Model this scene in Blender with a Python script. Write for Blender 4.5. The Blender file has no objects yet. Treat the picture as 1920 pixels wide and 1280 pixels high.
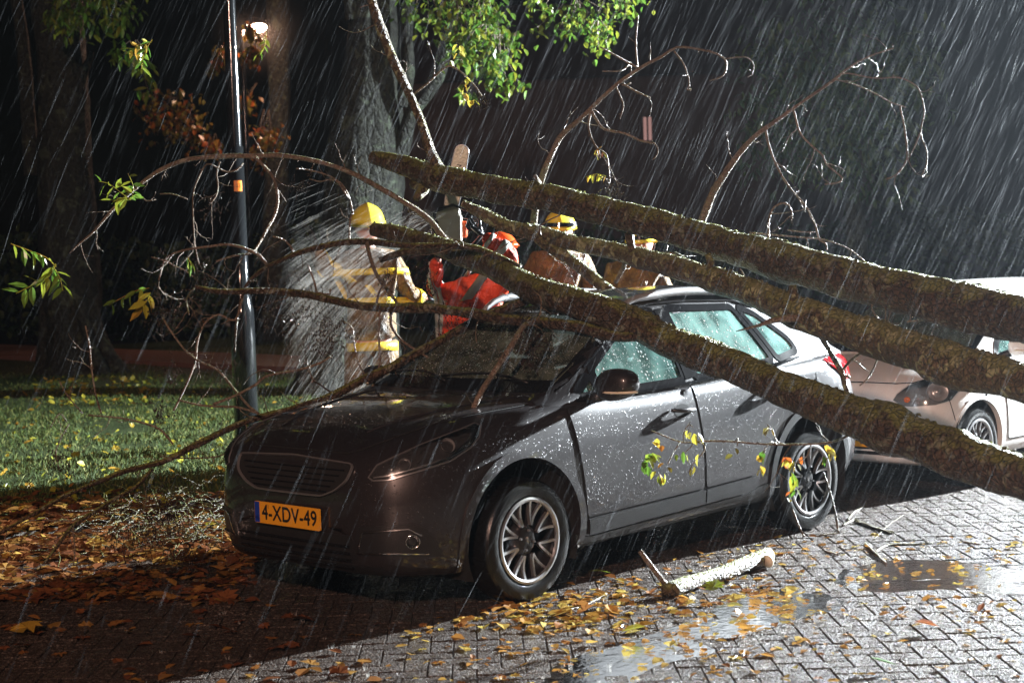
import bpy, bmesh, math, random
from mathutils import Vector, Matrix, noise
from mathutils.bvhtree import BVHTree
from mathutils.geometry import delaunay_2d_cdt
import numpy as np
random.seed(7)
R = math.radians
scene = bpy.context.scene
col = scene.collection

# ------------------------------------------------------------------ camera
CAM = Vector((6.10989, 6.64815, 1.79880))
YAW, PITCH, ROLL, FPX = -2.375307, -0.055088, -0.032725, 3128.2
cf = Vector((math.cos(PITCH)*math.cos(YAW), math.cos(PITCH)*math.sin(YAW), math.sin(PITCH)))
r0 = cf.cross(Vector((0, 0, 1))).normalized(); u0 = r0.cross(cf)
cr = math.cos(ROLL)*r0 + math.sin(ROLL)*u0
cu = -math.sin(ROLL)*r0 + math.cos(ROLL)*u0
cam_data = bpy.data.cameras.new('camera'); cam = bpy.data.objects.new('camera', cam_data); col.objects.link(cam)
cam.matrix_world = Matrix(((cr.x, cu.x, -cf.x, CAM.x), (cr.y, cu.y, -cf.y, CAM.y), (cr.z, cu.z, -cf.z, CAM.z), (0, 0, 0, 1)))
cam_data.sensor_width = 36.0; cam_data.lens = FPX/1920*36.0
cam_data.clip_start = 0.1; cam_data.clip_end = 400
cam_data.dof.use_dof = True; cam_data.dof.focus_distance = 10.0; cam_data.dof.aperture_fstop = 3.5
scene.camera = cam

# ------------------------------------------------------------------ world, lamps, exposure
world = bpy.data.worlds.new('World'); scene.world = world; world.use_nodes = True
wn = world.node_tree.nodes; wl = world.node_tree.links
sky = wn.new('ShaderNodeTexSky'); sky.sky_type = 'NISHITA'; sky.sun_disc = False
sky.sun_elevation = R(3); sky.sun_rotation = R(100)
wl.new(sky.outputs[0], wn['Background'].inputs[0]); wn['Background'].inputs[1].default_value = 0.0004
vs = scene.view_settings; vs.view_transform = 'Standard'; vs.look = 'None'; vs.exposure = 0.12; vs.gamma = 1.0
try: vs.use_curve_mapping = False
except Exception: pass
scene.cycles.use_denoising = True
scene.cycles.max_bounces = 8
scene.cycles.transparent_max_bounces = 24
scene.cycles.volume_bounces = 0
scene.cycles.sample_clamp_indirect = 4.0
FLOOD = Vector((-15.0, 2.6, 4.9))       # work light on the mast, just right of the frame
def lamp(name, kind, loc, energy, color, **k):
    d = bpy.data.lights.new(name, kind); d.energy = energy; d.color = color
    for a, b in k.items(): setattr(d, a, b)
    o = bpy.data.objects.new(name, d); o.location = loc; col.objects.link(o); return o
def aim(o, target):
    o.rotation_euler = (Vector(target)-o.location).to_track_quat('-Z', 'Y').to_euler()
fl = lamp('flood_lamp', 'SPOT', FLOOD, 84000, (0.87, 0.95, 1.0), spot_size=R(136), spot_blend=1.0, shadow_soft_size=0.12)
aim(fl, (1.0, 1.6, 0.3))
sl = lamp('sodium_lamp', 'SPOT', (12.0, 9.6, 7.0), 6300, (1.0, 0.60, 0.46), spot_size=R(150), spot_blend=0.5, shadow_soft_size=0.18)
aim(sl, (-1, -0.5, 0))

# ------------------------------------------------------------------ helpers
def at(u, v, d):
    """the place that lies d metres into the picture on pixel (u, v)"""
    return CAM + (cf + cr*((u-960)/FPX) - cu*((v-640)/FPX))*d
def ray(u, v): return (cf + cr*((u-960)/FPX) - cu*((v-640)/FPX)).normalized()
def ground(u, v, z=0.0):
    D = ray(u, v); return CAM + D*((z-CAM.z)/D.z)
def mk(name, V, F, m=None, parent=None, smooth=True, loc=None, autos=None):
    """one mesh object; V are world coordinates, parents are never rotated"""
    o0 = Vector((0, 0, 0))
    p = parent
    while p is not None: o0 += p.location; p = p.parent
    if loc is not None: o0 = o0 + (Vector(loc)-o0)
    me = bpy.data.meshes.new(name)
    base = o0
    me.from_pydata([tuple(Vector(v)-base) for v in V], [], F); me.update()
    if smooth: me.polygons.foreach_set('use_smooth', [True]*len(me.polygons))
    if autos: me.set_sharp_from_angle(angle=R(autos))
    if m is not None:
        for mm in (m if isinstance(m, (list, tuple)) else [m]): me.materials.append(mm)
    o = bpy.data.objects.new(name, me); col.objects.link(o)
    if parent: o.parent = parent
    if loc is not None and parent is None: o.location = loc
    return o
def tag(o, label=None, cat=None, group=None, kind=None):
    if label: o['label'] = label
    if cat: o['category'] = cat
    if group: o['group'] = group
    if kind: o['kind'] = kind
    return o
def thing(name, label, cat, loc=(0, 0, 0), group=None):
    o = bpy.data.objects.new(name, None); o.location = loc; o.empty_display_size = .1; col.objects.link(o)
    return tag(o, label, cat, group)
class Geo:
    def __init__(s): s.V = []; s.F = []
    def add(s, V, F):
        n = len(s.V); s.V += [Vector(v) for v in V]; s.F += [tuple(i+n for i in f) for f in F]; return s
    def box(s, c, d, rot=None):
        x, y, z = d[0]/2, d[1]/2, d[2]/2
        P = [Vector((a*x, b*y, e*z)) for e in (-1, 1) for b in (-1, 1) for a in (-1, 1)]
        if rot is not None: P = [rot @ p for p in P]
        return s.add([p+Vector(c) for p in P], [(0, 2, 3, 1), (4, 5, 7, 6), (0, 1, 5, 4), (2, 6, 7, 3), (0, 4, 6, 2), (1, 3, 7, 5)])
    def build(s, name, m, parent=None, **k): return mk(name, s.V, s.F, m, parent, **k)
def tube(P, rad, seg=8, cap=True, jit=0.0, seed=0, freq=6.0):
    """tapered tube along the points P; returns V, F"""
    P = [Vector(p) for p in P]; n = len(P)
    V = []; F = []; up = None
    for i in range(n):
        t = (P[min(i+1, n-1)]-P[max(i-1, 0)])
        t = t.normalized() if t.length > 1e-9 else Vector((0, 0, 1))
        if up is None: up = t.orthogonal().normalized()
        up = (up - t*up.dot(t))
        up = up.normalized() if up.length > 1e-6 else t.orthogonal().normalized()
        s = t.cross(up); r = rad[i] if hasattr(rad, '__len__') else rad
        for k in range(seg):
            a = 2*math.pi*k/seg; d = up*math.cos(a)+s*math.sin(a)
            rr = r
            if jit:
                q = (P[i]+d*r)
                rr = r*(1+jit*(noise.noise(q*freq+Vector((seed, 0, 0)))+.6*noise.noise(q*freq*3.1)))
            V.append(P[i]+d*rr)
    for i in range(n-1):
        for k in range(seg):
            k2 = (k+1) % seg
            F.append((i*seg+k, i*seg+k2, (i+1)*seg+k2, (i+1)*seg+k))
    if cap:
        F.append(tuple(range(seg-1, -1, -1))); F.append(tuple((n-1)*seg+k for k in range(seg)))
    return V, F
def spline(P, step):
    """Catmull-Rom through P (Vectors, extra dims allowed as tuples)"""
    P = [np.array(p, float) for p in P]
    if len(P) < 3:
        a, b = P[0], P[-1]; n = max(2, int(np.linalg.norm((b-a)[:3])/step)+1)
        return [a+(b-a)*i/(n-1) for i in range(n)]
    Q = [2*P[0]-P[1]]+P+[2*P[-1]-P[-2]]; out = []
    for i in range(1, len(Q)-2):
        p0, p1, p2, p3 = Q[i-1:i+3]
        n = max(1, int(math.ceil(np.linalg.norm((p2-p1)[:3])/step)))
        for k in range(n):
            t = k/n
            out.append(.5*((2*p1)+(-p0+p2)*t+(2*p0-5*p1+4*p2-p3)*t*t+(-p0+3*p1-3*p2+p3)*t**3))
    out.append(P[-1]); return out

# ------------------------------------------------------------------ materials
class N:
    """tiny node helper"""
    def __init__(s, name):
        s.m = bpy.data.materials.new(name); s.m.use_nodes = True
        s.t = s.m.node_tree; s.n = s.t.nodes; s.l = s.t.links
        s.b = s.n['Principled BSDF']; s.out = s.n['Material Output']
        s.tc = None
    def new(s, t, **k):
        x = s.n.new(t)
        for a, b in k.items(): setattr(x, a, b)
        return x
    def link(s, a, b): s.l.new(a, b)
    def co(s, scale=(1, 1, 1), kind='Object'):
        if s.tc is None: s.tc = s.new('ShaderNodeTexCoord')
        mp = s.new('ShaderNodeMapping'); mp.inputs['Scale'].default_value = scale
        s.link(s.tc.outputs[kind], mp.inputs[0]); return mp.outputs[0]
    def noise(s, scale, detail=4, rough=.55, co=None, dist=0):
        x = s.new('ShaderNodeTexNoise'); x.inputs['Scale'].default_value = scale; x.inputs['Detail'].default_value = detail
        x.inputs['Roughness'].default_value = rough; x.inputs['Distortion'].default_value = dist
        s.link(co if co is not None else s.co(), x.inputs['Vector']); return x.outputs['Fac']
    def vor(s, scale, feat='F1', out='Distance', co=None, rand=1.0):
        x = s.new('ShaderNodeTexVoronoi', feature=feat); x.inputs['Scale'].default_value = scale
        x.inputs['Randomness'].default_value = rand
        s.link(co if co is not None else s.co(), x.inputs['Vector']); return x.outputs[out]
    def ramp(s, fac, stops, interp='LINEAR'):
        x = s.new('ShaderNodeValToRGB'); x.color_ramp.interpolation = interp
        e = x.color_ramp.elements
        while len(e) < len(stops): e.new(.5)
        for i, (p, c) in enumerate(stops):
            e[i].position = p; e[i].color = (*c, 1) if hasattr(c, '__len__') else (c, c, c, 1)
        s.link(fac, x.inputs[0]); return x.outputs[0]
    def mix(s, fac, a, b):
        x = s.new('ShaderNodeMix', data_type='RGBA')
        for inp, v in ((x.inputs[0], fac), (x.inputs[6], a), (x.inputs[7], b)):
            if hasattr(v, 'is_linked') or hasattr(v, 'links'): s.link(v, inp)
            elif hasattr(v, '__len__'): inp.default_value = (*v, 1)
            else: inp.default_value = v
        return x.outputs[2]
    def math(s, op, a, b=None, clamp=False):
        x = s.new('ShaderNodeMath', operation=op, use_clamp=clamp)
        for inp, v in ((x.inputs[0], a), (x.inputs[1], b)):
            if v is None: continue
            if hasattr(v, 'links'): s.link(v, inp)
            else: inp.default_value = v
        return x.outputs[0]
    def bump(s, h, strength=.5, dist=.01, normal=None):
        x = s.new('ShaderNodeBump'); x.inputs['Strength'].default_value = strength; x.inputs['Distance'].default_value = dist
        s.link(h, x.inputs['Height'])
        if normal is not None: s.link(normal, x.inputs['Normal'])
        return x.outputs[0]
    def set(s, **k):
        for a, v in k.items():
            inp = s.b.inputs[{'color': 'Base Color', 'rough': 'Roughness', 'metal': 'Metallic', 'normal': 'Normal', 'coat': 'Coat Weight',
                              'coatr': 'Coat Roughness', 'ior': 'IOR', 'trans': 'Transmission Weight', 'alpha': 'Alpha', 'spec': 'Specular IOR Level',
                              'emit': 'Emission Color', 'emits': 'Emission Strength', 'sheen': 'Sheen Weight', 'cnormal': 'Coat Normal'}[a]]
            if hasattr(v, 'links'): s.link(v, inp)
            elif hasattr(v, '__len__'): inp.default_value = (*v, 1)
            else: inp.default_value = v
        return s
def drops(n, scale=85, cover=.55, co=None):
    """height field of separate water drops: 0 between them, a dome inside each"""
    v = n.new('ShaderNodeTexVoronoi'); v.inputs['Scale'].default_value = scale
    n.link(co if co is not None else n.co(), v.inputs['Vector'])
    sep = n.new('ShaderNodeSeparateColor'); n.link(v.outputs['Color'], sep.inputs[0])
    rad = n.math('MULTIPLY', sep.outputs[0], .42)
    keep = n.math('GREATER_THAN', sep.outputs[1], 1-cover)
    rad = n.math('MULTIPLY', rad, keep)
    h = n.math('SUBTRACT', rad, v.outputs['Distance'], clamp=True)
    return n.math('POWER', h, .5), h
def paint_mat(name, color, metal=.55, rough=.42, coat=1.0, cover=.4, coatr=.05, dscale=80):
    n = N(name)
    fl = n.noise(900, 1)
    h, raw = drops(n, dscale, cover)
    h2, raw2 = drops(n, dscale*2.1, cover*.7)
    hh = n.math('ADD', h, n.math('MULTIPLY', h2, .5))
    film = n.noise(14, 3, co=n.co((1, 1, .25)))
    b = n.bump(n.math('ADD', hh, n.math('MULTIPLY', film, .02)), 1.0, .007)
    dirt = n.noise(3, 5)
    n.set(color=n.mix(n.ramp(dirt, [(.35, 0.), (.7, .35)]), color, tuple(c*.7+.01 for c in color)), metal=metal, rough=rough, coat=coat, coatr=coatr, cnormal=b)
    n.set(normal=n.bump(hh, .5, .005, n.bump(fl, .05, .001)))
    return n.m
def simple(name, color, rough=.5, metal=0., bump=0., bscale=40, var=0., **k):
    n = N(name); c = color
    if var: c = n.mix(n.noise(bscale*.3, 5), tuple(x*(1-var) for x in color), tuple(min(1, x*(1+var)) for x in color))
    n.set(color=c, rough=rough, metal=metal, **k)
    if bump: n.set(normal=n.bump(n.noise(bscale, 5), bump, .01))
    return n.m
M = {}
M['paint'] = paint_mat('dark_grey_car_paint', (.028, .025, .027), metal=.4, rough=.36, cover=.36)
M['white_paint'] = paint_mat('white_car_paint', (.84, .83, .80), metal=0, rough=.35, cover=.25)
M['plastic'] = simple('wet_black_plastic', (.016, .016, .017), .3, 0, .25, 260)
M['trim'] = simple('gloss_black_trim', (.008, .008, .009), .12)
M['chrome'] = simple('chrome', (.75, .75, .76), .12, 1)
M['dull_chrome'] = simple('dull_chrome', (.22, .22, .225), .28, .6)
M['rail'] = simple('satin_aluminium', (.60, .60, .61), .32, .7)
M['lamp_inner'] = simple('lamp_inner', (.03, .03, .031), .18)
M['alloy'] = simple('machined_alloy', (.62, .62, .63), .28, .9)
M['alloy_dark'] = simple('dark_alloy', (.03, .03, .032), .25, .4)
M['tyre'] = simple('wet_rubber', (.006, .006, .006), .22, 0, .2, 120)
M['inside'] = simple('dark_liner', (.004, .004, .004), .9)
M['seam'] = simple('gap_shade_black', (.002, .002, .002), .9)  # flat black strips stand in for the shade inside panel gaps
M['seat'] = simple('seat_cloth', (.03, .032, .034), .8, 0, .2, 200)
M['dash'] = simple('dashboard_plastic', (.02, .02, .021), .6)
M['lamp_bowl'] = simple('lamp_bowl', (.22, .22, .22), .15, .3)
M['red_lens'] = simple('red_lens', (.45, .01, .015), .08, 0, coat=1.0)
M['orange_lens'] = simple('amber_lens', (.7, .16, .02), .08, 0, coat=1.0)
M['blue'] = simple('plate_blue', (.01, .04, .30), .4)
M['plate'] = simple('plate_yellow', (.75, .34, .015), .35, 0, .1, 60, .08)
M['ink'] = simple('plate_ink', (.01, .01, .01), .4)
def glass_mat(name, tint, haze_c, haze, cover=.6, dscale=60, rough=.03):
    n = N(name); n.n.remove(n.b)
    h, raw = drops(n, dscale, cover); h2, raw2 = drops(n, dscale*2.3, cover)
    hh = n.math('ADD', h, n.math('MULTIPLY', h2, .6))
    nb = n.bump(hh, .9, .01)
    tr = n.new('ShaderNodeBsdfTransparent'); tr.inputs[0].default_value = (*tint, 1)
    tl = n.new('ShaderNodeBsdfTranslucent'); tl.inputs[0].default_value = (*haze_c, 1); n.link(nb, tl.inputs['Normal'])
    df = n.new('ShaderNodeBsdfDiffuse'); df.inputs[0].default_value = (*haze_c, 1); n.link(nb, df.inputs['Normal'])
    gl = n.new('ShaderNodeBsdfGlossy'); gl.inputs['Roughness'].default_value = rough; n.link(nb, gl.inputs['Normal'])
    dm = n.math('GREATER_THAN', n.math('ADD', raw, raw2), .06); cc = n.mix(dm, haze_c, (.85, .92, .9)); n.link(cc, df.inputs[0]); n.link(cc, tl.inputs[0]); m0 = n.new('ShaderNodeMixShader'); m0.inputs[0].default_value = .6; n.link(tl.outputs[0], m0.inputs[1]); n.link(df.outputs[0], m0.inputs[2])  # drops coloured near-white to stand in for bright glints
    streak = n.noise(5, 4, co=n.co((1.6, 1.6, .35)))
    f = n.math('MULTIPLY', n.ramp(streak, [(.35, .25), (.7, 1.0)]), haze)
    f = n.math('MAXIMUM', f, n.math('MULTIPLY', n.math('GREATER_THAN', n.math('ADD', raw, raw2), .06), min(1, haze*1.8)))
    m1 = n.new('ShaderNodeMixShader'); n.link(f, m1.inputs[0]); n.link(tr.outputs[0], m1.inputs[1]); n.link(m0.outputs[0], m1.inputs[2])
    fr = n.new('ShaderNodeFresnel'); fr.inputs[0].default_value = 1.5; n.link(nb, fr.inputs['Normal'])
    m2 = n.new('ShaderNodeMixShader'); n.link(fr.outputs[0], m2.inputs[0]); n.link(m1.outputs[0], m2.inputs[1]); n.link(gl.outputs[0], m2.inputs[2])
    n.link(m2.outputs[0], n.out.inputs[0]); return n.m
M['side_glass'] = glass_mat('wet_side_glass', (.42, .62, .58), (.42, .78, .70), .5, .85, 46)  # teal film colour stands in for light coming through the panes
M['rear_side_glass'] = glass_mat('fogged_backlit_side_glass', (.45, .66, .62), (.5, .88, .8), .72, .85, 46)  # stronger teal film, painted for backlight on the wet rear panes
M['windscreen'] = glass_mat('wet_windscreen', (.42, .48, .42), (.22, .28, .21), .75, .45, 75, .06)  # olive film colour stands in for reflected surroundings
M['lens'] = glass_mat('headlamp_lens', (.92, .93, .93), (.3, .3, .3), .025, .4, 60)
def bark(name, base, dark, moss, mossy=.5, lichen=(.25, .27, .2), scale=1.0, rough=.38, lich=.5):
    n = N(name)
    c1 = n.co((1, 1, 1))
    a = n.noise(9*scale, 8, .65, c1); b = n.noise(45*scale, 5, .6, c1)
    colr = n.mix(n.ramp(b, [(.38, 0.), (.6, 1.)]), dark, base)
    colr = n.mix(n.ramp(n.noise(2.3*scale, 4, .6, c1), [(.38, .75), (.62, 0.)]), colr, tuple(x*.45 for x in base))
    g = n.new('ShaderNodeNewGeometry'); sp = n.new('ShaderNodeSeparateXYZ'); n.link(g.outputs['Normal'], sp.inputs[0])
    up = n.math('ADD', n.math('MULTIPLY', sp.outputs[2], .45), n.math('ADD', n.math('MULTIPLY', a, 1.1), -.62+mossy*.55))
    mf = n.ramp(up, [(.42, 0.), (.62, 1.)])
    mosst = n.mix(n.noise(120*scale, 3, co=c1), tuple(x*.5 for x in moss), tuple(x*1.5 for x in moss))
    colr = n.mix(mf, colr, mosst)
    lf = n.ramp(n.noise(16*scale, 4, .5, c1, .6), [(.60-.04*lich, 0.), (.66-.04*lich, 1.)])
    colr = n.mix(n.math('MULTIPLY', lf, lich), colr, lichen)
    cr_ = n.vor(30*scale, 'DISTANCE_TO_EDGE', co=n.co((1, 1, .35) if scale < .5 else (1, 1, 1)))
    hgt = n.math('ADD', n.math('ADD', n.math('MULTIPLY', b, .6), a), n.math('MULTIPLY', n.ramp(cr_, [(0., 0.), (.15, 1.)]), .12 if scale < .5 else .3))
    n.set(color=colr, rough=rough, normal=n.bump(hgt, 1.0, .034/scale))
    return n.m
M['bark'] = bark('fallen_bark', (.11, .072, .044), (.020, .014, .010), (.16, .175, .04), .58, rough=.42)
M['bark2'] = bark('lichen_bark', (.17, .125, .072), (.042, .032, .02), (.19, .20, .07), .66, (.34, .35, .20), lich=.9, rough=.45)
M['twig'] = bark('twig_bark', (.30, .23, .17), (.14, .10, .075), (.18, .19, .07), .35, (.4, .42, .34), lich=.5, scale=1.6)
M['oakbark'] = bark('old_tree_bark', (.045, .05, .037), (.006, .006, .005), (.055, .09, .012), .36, (.13, .17, .11), scale=.32, rough=.62)
M['wood'] = simple('cut_wood', (.55, .33, .14), .6, 0, .4, 60, .25)
M['wood_pale'] = simple('pale_split_wood', (.72, .66, .52), .6, 0, .4, 60, .15)
def leafmat(name, c1, c2, c3, rough=.28):
    n = N(name)
    oi = n.new('ShaderNodeObjectInfo')
    g = n.new('ShaderNodeNewGeometry')
    t = n.ramp(n.math('FRACT', n.math('ADD', g.outputs['Random Per Island'], n.math('MULTIPLY', oi.outputs['Random'], 3.7))), [(0., c1), (.5, c2), (1., c3)])
    sp = n.noise(70, 3)
    t2 = n.mix(n.ramp(sp, [(.55, 0.), (.7, .6)]), t, tuple(x*.35 for x in c2))
    n.set(color=t2, rough=rough)
    tl = n.new('ShaderNodeBsdfTranslucent'); n.link(t2, tl.inputs[0])
    mx = n.new('ShaderNodeMixShader'); mx.inputs[0].default_value = .35
    n.link(n.b.outputs[0], mx.inputs[1]); n.link(tl.outputs[0], mx.inputs[2]); n.link(mx.outputs[0], n.out.inputs[0])
    return n.m
M['leaf_green'] = leafmat('green_leaves', (.06, .16, .02), (.12, .22, .03), (.28, .30, .03))
M['leaf_yellow'] = leafmat('yellow_green_leaves', (.30, .34, .04), (.45, .40, .05), (.42, .20, .03))
M['leaf_litter'] = leafmat('fallen_leaf_litter', (.48, .38, .09), (.42, .22, .05), (.26, .11, .035), .25)
M['leaf_shade_brown'] = leafmat('shade_darkened_brown_leaves', (.13, .045, .02), (.20, .075, .025), (.30, .17, .04), .3)  # brown leaves, colour darkened to stand in for shade left of the car
M['leaf_autumn'] = leafmat('autumn_leaves', (.14, .15, .03), (.20, .16, .03), (.40, .10, .02))
M['leaf_dim'] = leafmat('dark_green_leaves', (.028, .07, .03), (.045, .09, .035), (.10, .14, .03), .6)
# ------------------------------------------------------------------ ground, road, grass, path
def sheet(name, pts, z, m, sub=0):
    V = [(x, y, z) for x, y in pts]
    return tag(mk(name, V, [tuple(range(len(V)))], m, smooth=False), kind='structure')
n = N('soil'); n.set(color=n.mix(n.noise(1.2, 6), (.012, .011, .009), (.03, .025, .02)), rough=.7, normal=n.bump(n.noise(12, 6), .6, .05)); M['soil'] = n.m
n = N('joint_sand'); n.set(color=n.mix(n.noise(6, 6), (.02, .018, .015), (.05, .045, .036)), rough=.45, normal=n.bump(n.noise(90, 4), .8, .01)); M['sand'] = n.m
n = N('turf'); n.set(color=n.mix(n.noise(2.5, 6), (.02, .04, .008), (.05, .07, .015)), rough=.6, normal=n.bump(n.noise(30, 6), .9, .05)); M['turf'] = n.m
n = N('red_path'); n.set(color=n.mix(n.noise(5, 6), (.20, .10, .075), (.34, .19, .15)), rough=.35, normal=n.bump(n.noise(18, 6), .7, .02)); M['path'] = n.m
n = N('kerb_concrete'); n.set(color=n.mix(n.noise(9, 6), (.05, .045, .038), (.09, .08, .065)), rough=.4, normal=n.bump(n.noise(120, 4), .6, .006)); M['kerb'] = n.m
# wet concrete pavers with exposed aggregate
n = N('wet_paver')
oc = n.co((1, 1, 1)); oi = n.new('ShaderNodeObjectInfo'); gi = n.new('ShaderNodeNewGeometry')
gr = n.vor(115, 'F1', 'Color', oc); sg = n.new('ShaderNodeSeparateColor'); n.link(gr, sg.inputs[0])
d1 = n.vor(115, 'F1', 'Distance', oc)
gcol = n.ramp(sg.outputs[0], [(0., (.011, .008, .006)), (.45, (.033, .024, .019)), (.8, (.072, .055, .044)), (1., (.27, .225, .19))])
var = n.math('ADD', n.math('MULTIPLY', gi.outputs['Random Per Island'], .5), n.math('MULTIPLY', oi.outputs['Random'], .5))
gcol = n.mix(n.math('MULTIPLY', var, .55), gcol, (.055, .045, .042))
gp_ = n.new('ShaderNodeNewGeometry'); big = n.noise(1.3, 5, .6, gp_.outputs['Position']); gcol = n.mix(n.ramp(big, [(.42, .55), (.62, 0.)]), gcol, (.035, .027, .022))
n.set(color=gcol, spec=.1, rough=n.ramp(sg.outputs[1], [(0., .16), (1., .5)]),
      normal=n.bump(n.math('ADD', n.math('MULTIPLY', d1, -1.0), n.math('MULTIPLY', n.noise(420, 2, co=oc), .35)), 1.0, .009))
M['paver'] = n.m
sheet('ground', [(-150, -150), (120, -150), (120, 100), (-150, 100)], -.05, M['soil'])
road = sheet('road', [(-70, -3.35), (40, -3.35), (40, 11), (-70, 11)], -.008, M['sand'])
# grass verge, gently uneven
KY = -3.35
gx = np.linspace(-40, 12, 90); gy = np.linspace(KY-.15, -24, 50)
def gz(x, y): return .045 + .05*noise.noise(Vector((x*.35, y*.35, 0))) + .02*noise.noise(Vector((x*1.5, y*1.5, 3)))
V = [(x, y, gz(x, y) if y < KY-.2 else .03) for y in gy for x in gx]
F = [(j*90+i, j*90+i+1, (j+1)*90+i+1, (j+1)*90+i) for j in range(49) for i in range(89)]
verge = tag(mk('grass_verge', V, [f[::-1] for f in F], M['turf']), kind='structure')
def gp(u, v, z=.05): g = ground(u, v, z); return g
a, b, c_, d_ = gp(-300, 660), gp(900, 712), gp(900, 688), gp(-300, 640)
def zoff(p, z): return (p.x, p.y, z)
tag(mk('path', [zoff(a, .125), zoff(b, .125), zoff(c_, .125), zoff(d_, .125), zoff(a, 0), zoff(b, 0), zoff(c_, 0), zoff(d_, 0)],
       [(0, 1, 2, 3), (0, 4, 5, 1), (1, 5, 6, 2), (2, 6, 7, 3), (3, 7, 4, 0)], M['path'], smooth=False), kind='structure')
# kerb of separate stones
kerb = thing('kerb', None, None, (0, 0, 0)); kerb['kind'] = 'structure'
def bev_box(x0, x1, y0, y1, z0, z1, b):
    V = [(x0, y0, z0), (x1, y0, z0), (x1, y1, z0), (x0, y1, z0), (x0, y0, z1-b), (x1, y0, z1-b), (x1, y1, z1-b), (x0, y1, z1-b),
         (x0+b, y0+b, z1), (x1-b, y0+b, z1), (x1-b, y1-b, z1), (x0+b, y1-b, z1)]
    F = [(0, 1, 5, 4), (1, 2, 6, 5), (2, 3, 7, 6), (3, 0, 4, 7), (4, 5, 9, 8), (5, 6, 10, 9), (6, 7, 11, 10), (7, 4, 8, 11), (8, 9, 10, 11)]
    return V, F
kv, kf = bev_box(-.495, .495, -.06, .06, -.1, .022, .012)
kme = None
for i in range(16):
    o = mk('kerb_stone', kv, kf, M['kerb'], smooth=False) if kme is None else bpy.data.objects.new('kerb_stone', kme)
    if kme is None: kme = o.data
    else: col.objects.link(o)
    o.parent = kerb; o.location = (-9.5+i*1.0, KY-.065, random.uniform(-.006, .006)); o.rotation_euler = (0, 0, random.uniform(-.006, .006))
tag(mk('kerb_row', *(lambda g: (g.V, g.F))(sum([[Geo()]], [])[0].add(*bev_box(-40, -10.01, KY-.125, KY-.005, -.1, .020, .012)).add(*bev_box(6.01, 15, KY-.125, KY-.005, -.1, .020, .012))), M['kerb'], kerb, smooth=False), kind='stuff')
# herringbone pavers, turned 45 degrees to the kerb
A = .106; G = .0027
ca, sa = math.cos(R(45)), math.sin(R(45))
def brick_geo(horiz, seed):
    rnd = random.Random(seed)
    L, W = (2*A, A) if horiz else (A, 2*A)
    b = .0035
    V, F = bev_box(-L/2+G, L/2-G, -W/2+G, W/2-G, -.06, 0, b)
    V = [(x*ca-y*sa, x*sa+y*ca, z+rnd.uniform(-.0007, .0007)) for x, y, z in V]
    return V, F[:]
near = []
def inview(x, y, m=70):
    p = Vector((x, y, 0))-CAM; z = p.dot(cf)
    if z < 4: return None
    u = 960+FPX*p.dot(cr)/z; v = 640-FPX*p.dot(cu)/z
    if -m*2 < u < 1920+m*4 and v < 1280+m*2: return (u, v, z)
    return None
for i in range(-160, 160):
    for j in range(-160, 160):
        k = (i-j) % 4
        if k not in (0, 2): continue
        cx, cy = ((i+1)*A, (j+.5)*A) if k == 0 else ((i+.5)*A, (j)*A)
        x, y = cx*ca-cy*sa, cx*sa+cy*ca
        if y < KY+.1 or y > 6.5 or x > 5 or x < -7.5: continue
        q = inview(x, y)
        if q is None: continue
        near.append((q[2], x, y, k == 0, q))
near.sort(key=lambda t: t[0])
protos = {}
ind = [t for t in near if 0 <= t[4][0] <= 1920 and t[4][1] <= 1276 and t[4][0] > 700][:290]
indset = set(id(t) for t in ind)
for h in (True, False):
    for s in range(3):
        V, F = brick_geo(h, s)
        me = bpy.data.meshes.new('brick'); me.from_pydata(V, [], F); me.materials.append(M['paver']); me.update(); protos[(h, s)] = me
rest = Geo()
for t in near:
    _, x, y, h, q = t
    dz = random.uniform(-.0022, .0018); tx, ty = random.uniform(-.009, .009), random.uniform(-.009, .009)
    if id(t) in indset:
        o = bpy.data.objects.new('brick', protos[(h, random.randrange(3))]); o.parent = road
        o.location = (x, y, dz); o.rotation_euler = (tx, ty, random.uniform(-.012, .012)); col.objects.link(o)
    else:
        V, F = brick_geo(h, random.randrange(3)); a_ = random.uniform(-.012, .012)
        rest.add([(x+vx-vy*a_, y+vy+vx*a_, vz+dz+vy*tx-vx*ty) for vx, vy, vz in V], F)
tag(rest.build('brick', M['paver'], road, smooth=False), kind='stuff')
# grass blades
n = N('grass_blade'); gi = n.new('ShaderNodeNewGeometry')
n.set(color=n.ramp(gi.outputs['Random Per Island'], [(0., (.018, .036, .007)), (.6, (.055, .088, .014)), (1., (.14, .14, .035))]), rough=.7, spec=.25); M['blade'] = n.m
rs = np.random.RandomState(3)
V = []; F = []
cnt = 0
while cnt < 85000:
    x = rs.uniform(-16, 3); y = KY-.15-abs(rs.normal(0, 6.5))
    if y < -21: continue
    q = inview(x, y, 60)
    if q is None or q[0] > 1010: continue
    cl = noise.noise(Vector((x*.9, y*.9, 7)))
    if rs.uniform(-.6, .6) > cl*1.6+.22: continue
    z = gz(x, y)-.01; hgt = rs.uniform(.025, .065)*(1+.5*cl); a = rs.uniform(0, 6.28); w = .0022+.00012*q[2]
    lx, ly = rs.normal(0, .02, 2); k = len(V)
    V += [(x-w*math.cos(a), y-w*math.sin(a), z), (x+w*math.cos(a), y+w*math.sin(a), z), (x+lx*.4+w*.7*math.cos(a), y+ly*.4+w*.7*math.sin(a), z+hgt*.6),
          (x+lx, y+ly, z+hgt)]
    F += [(k, k+1, k+2), (k, k+2, k+3)]; cnt += 1
tag(mk('grass', V, F, M['blade'], smooth=False), kind='stuff')
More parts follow.
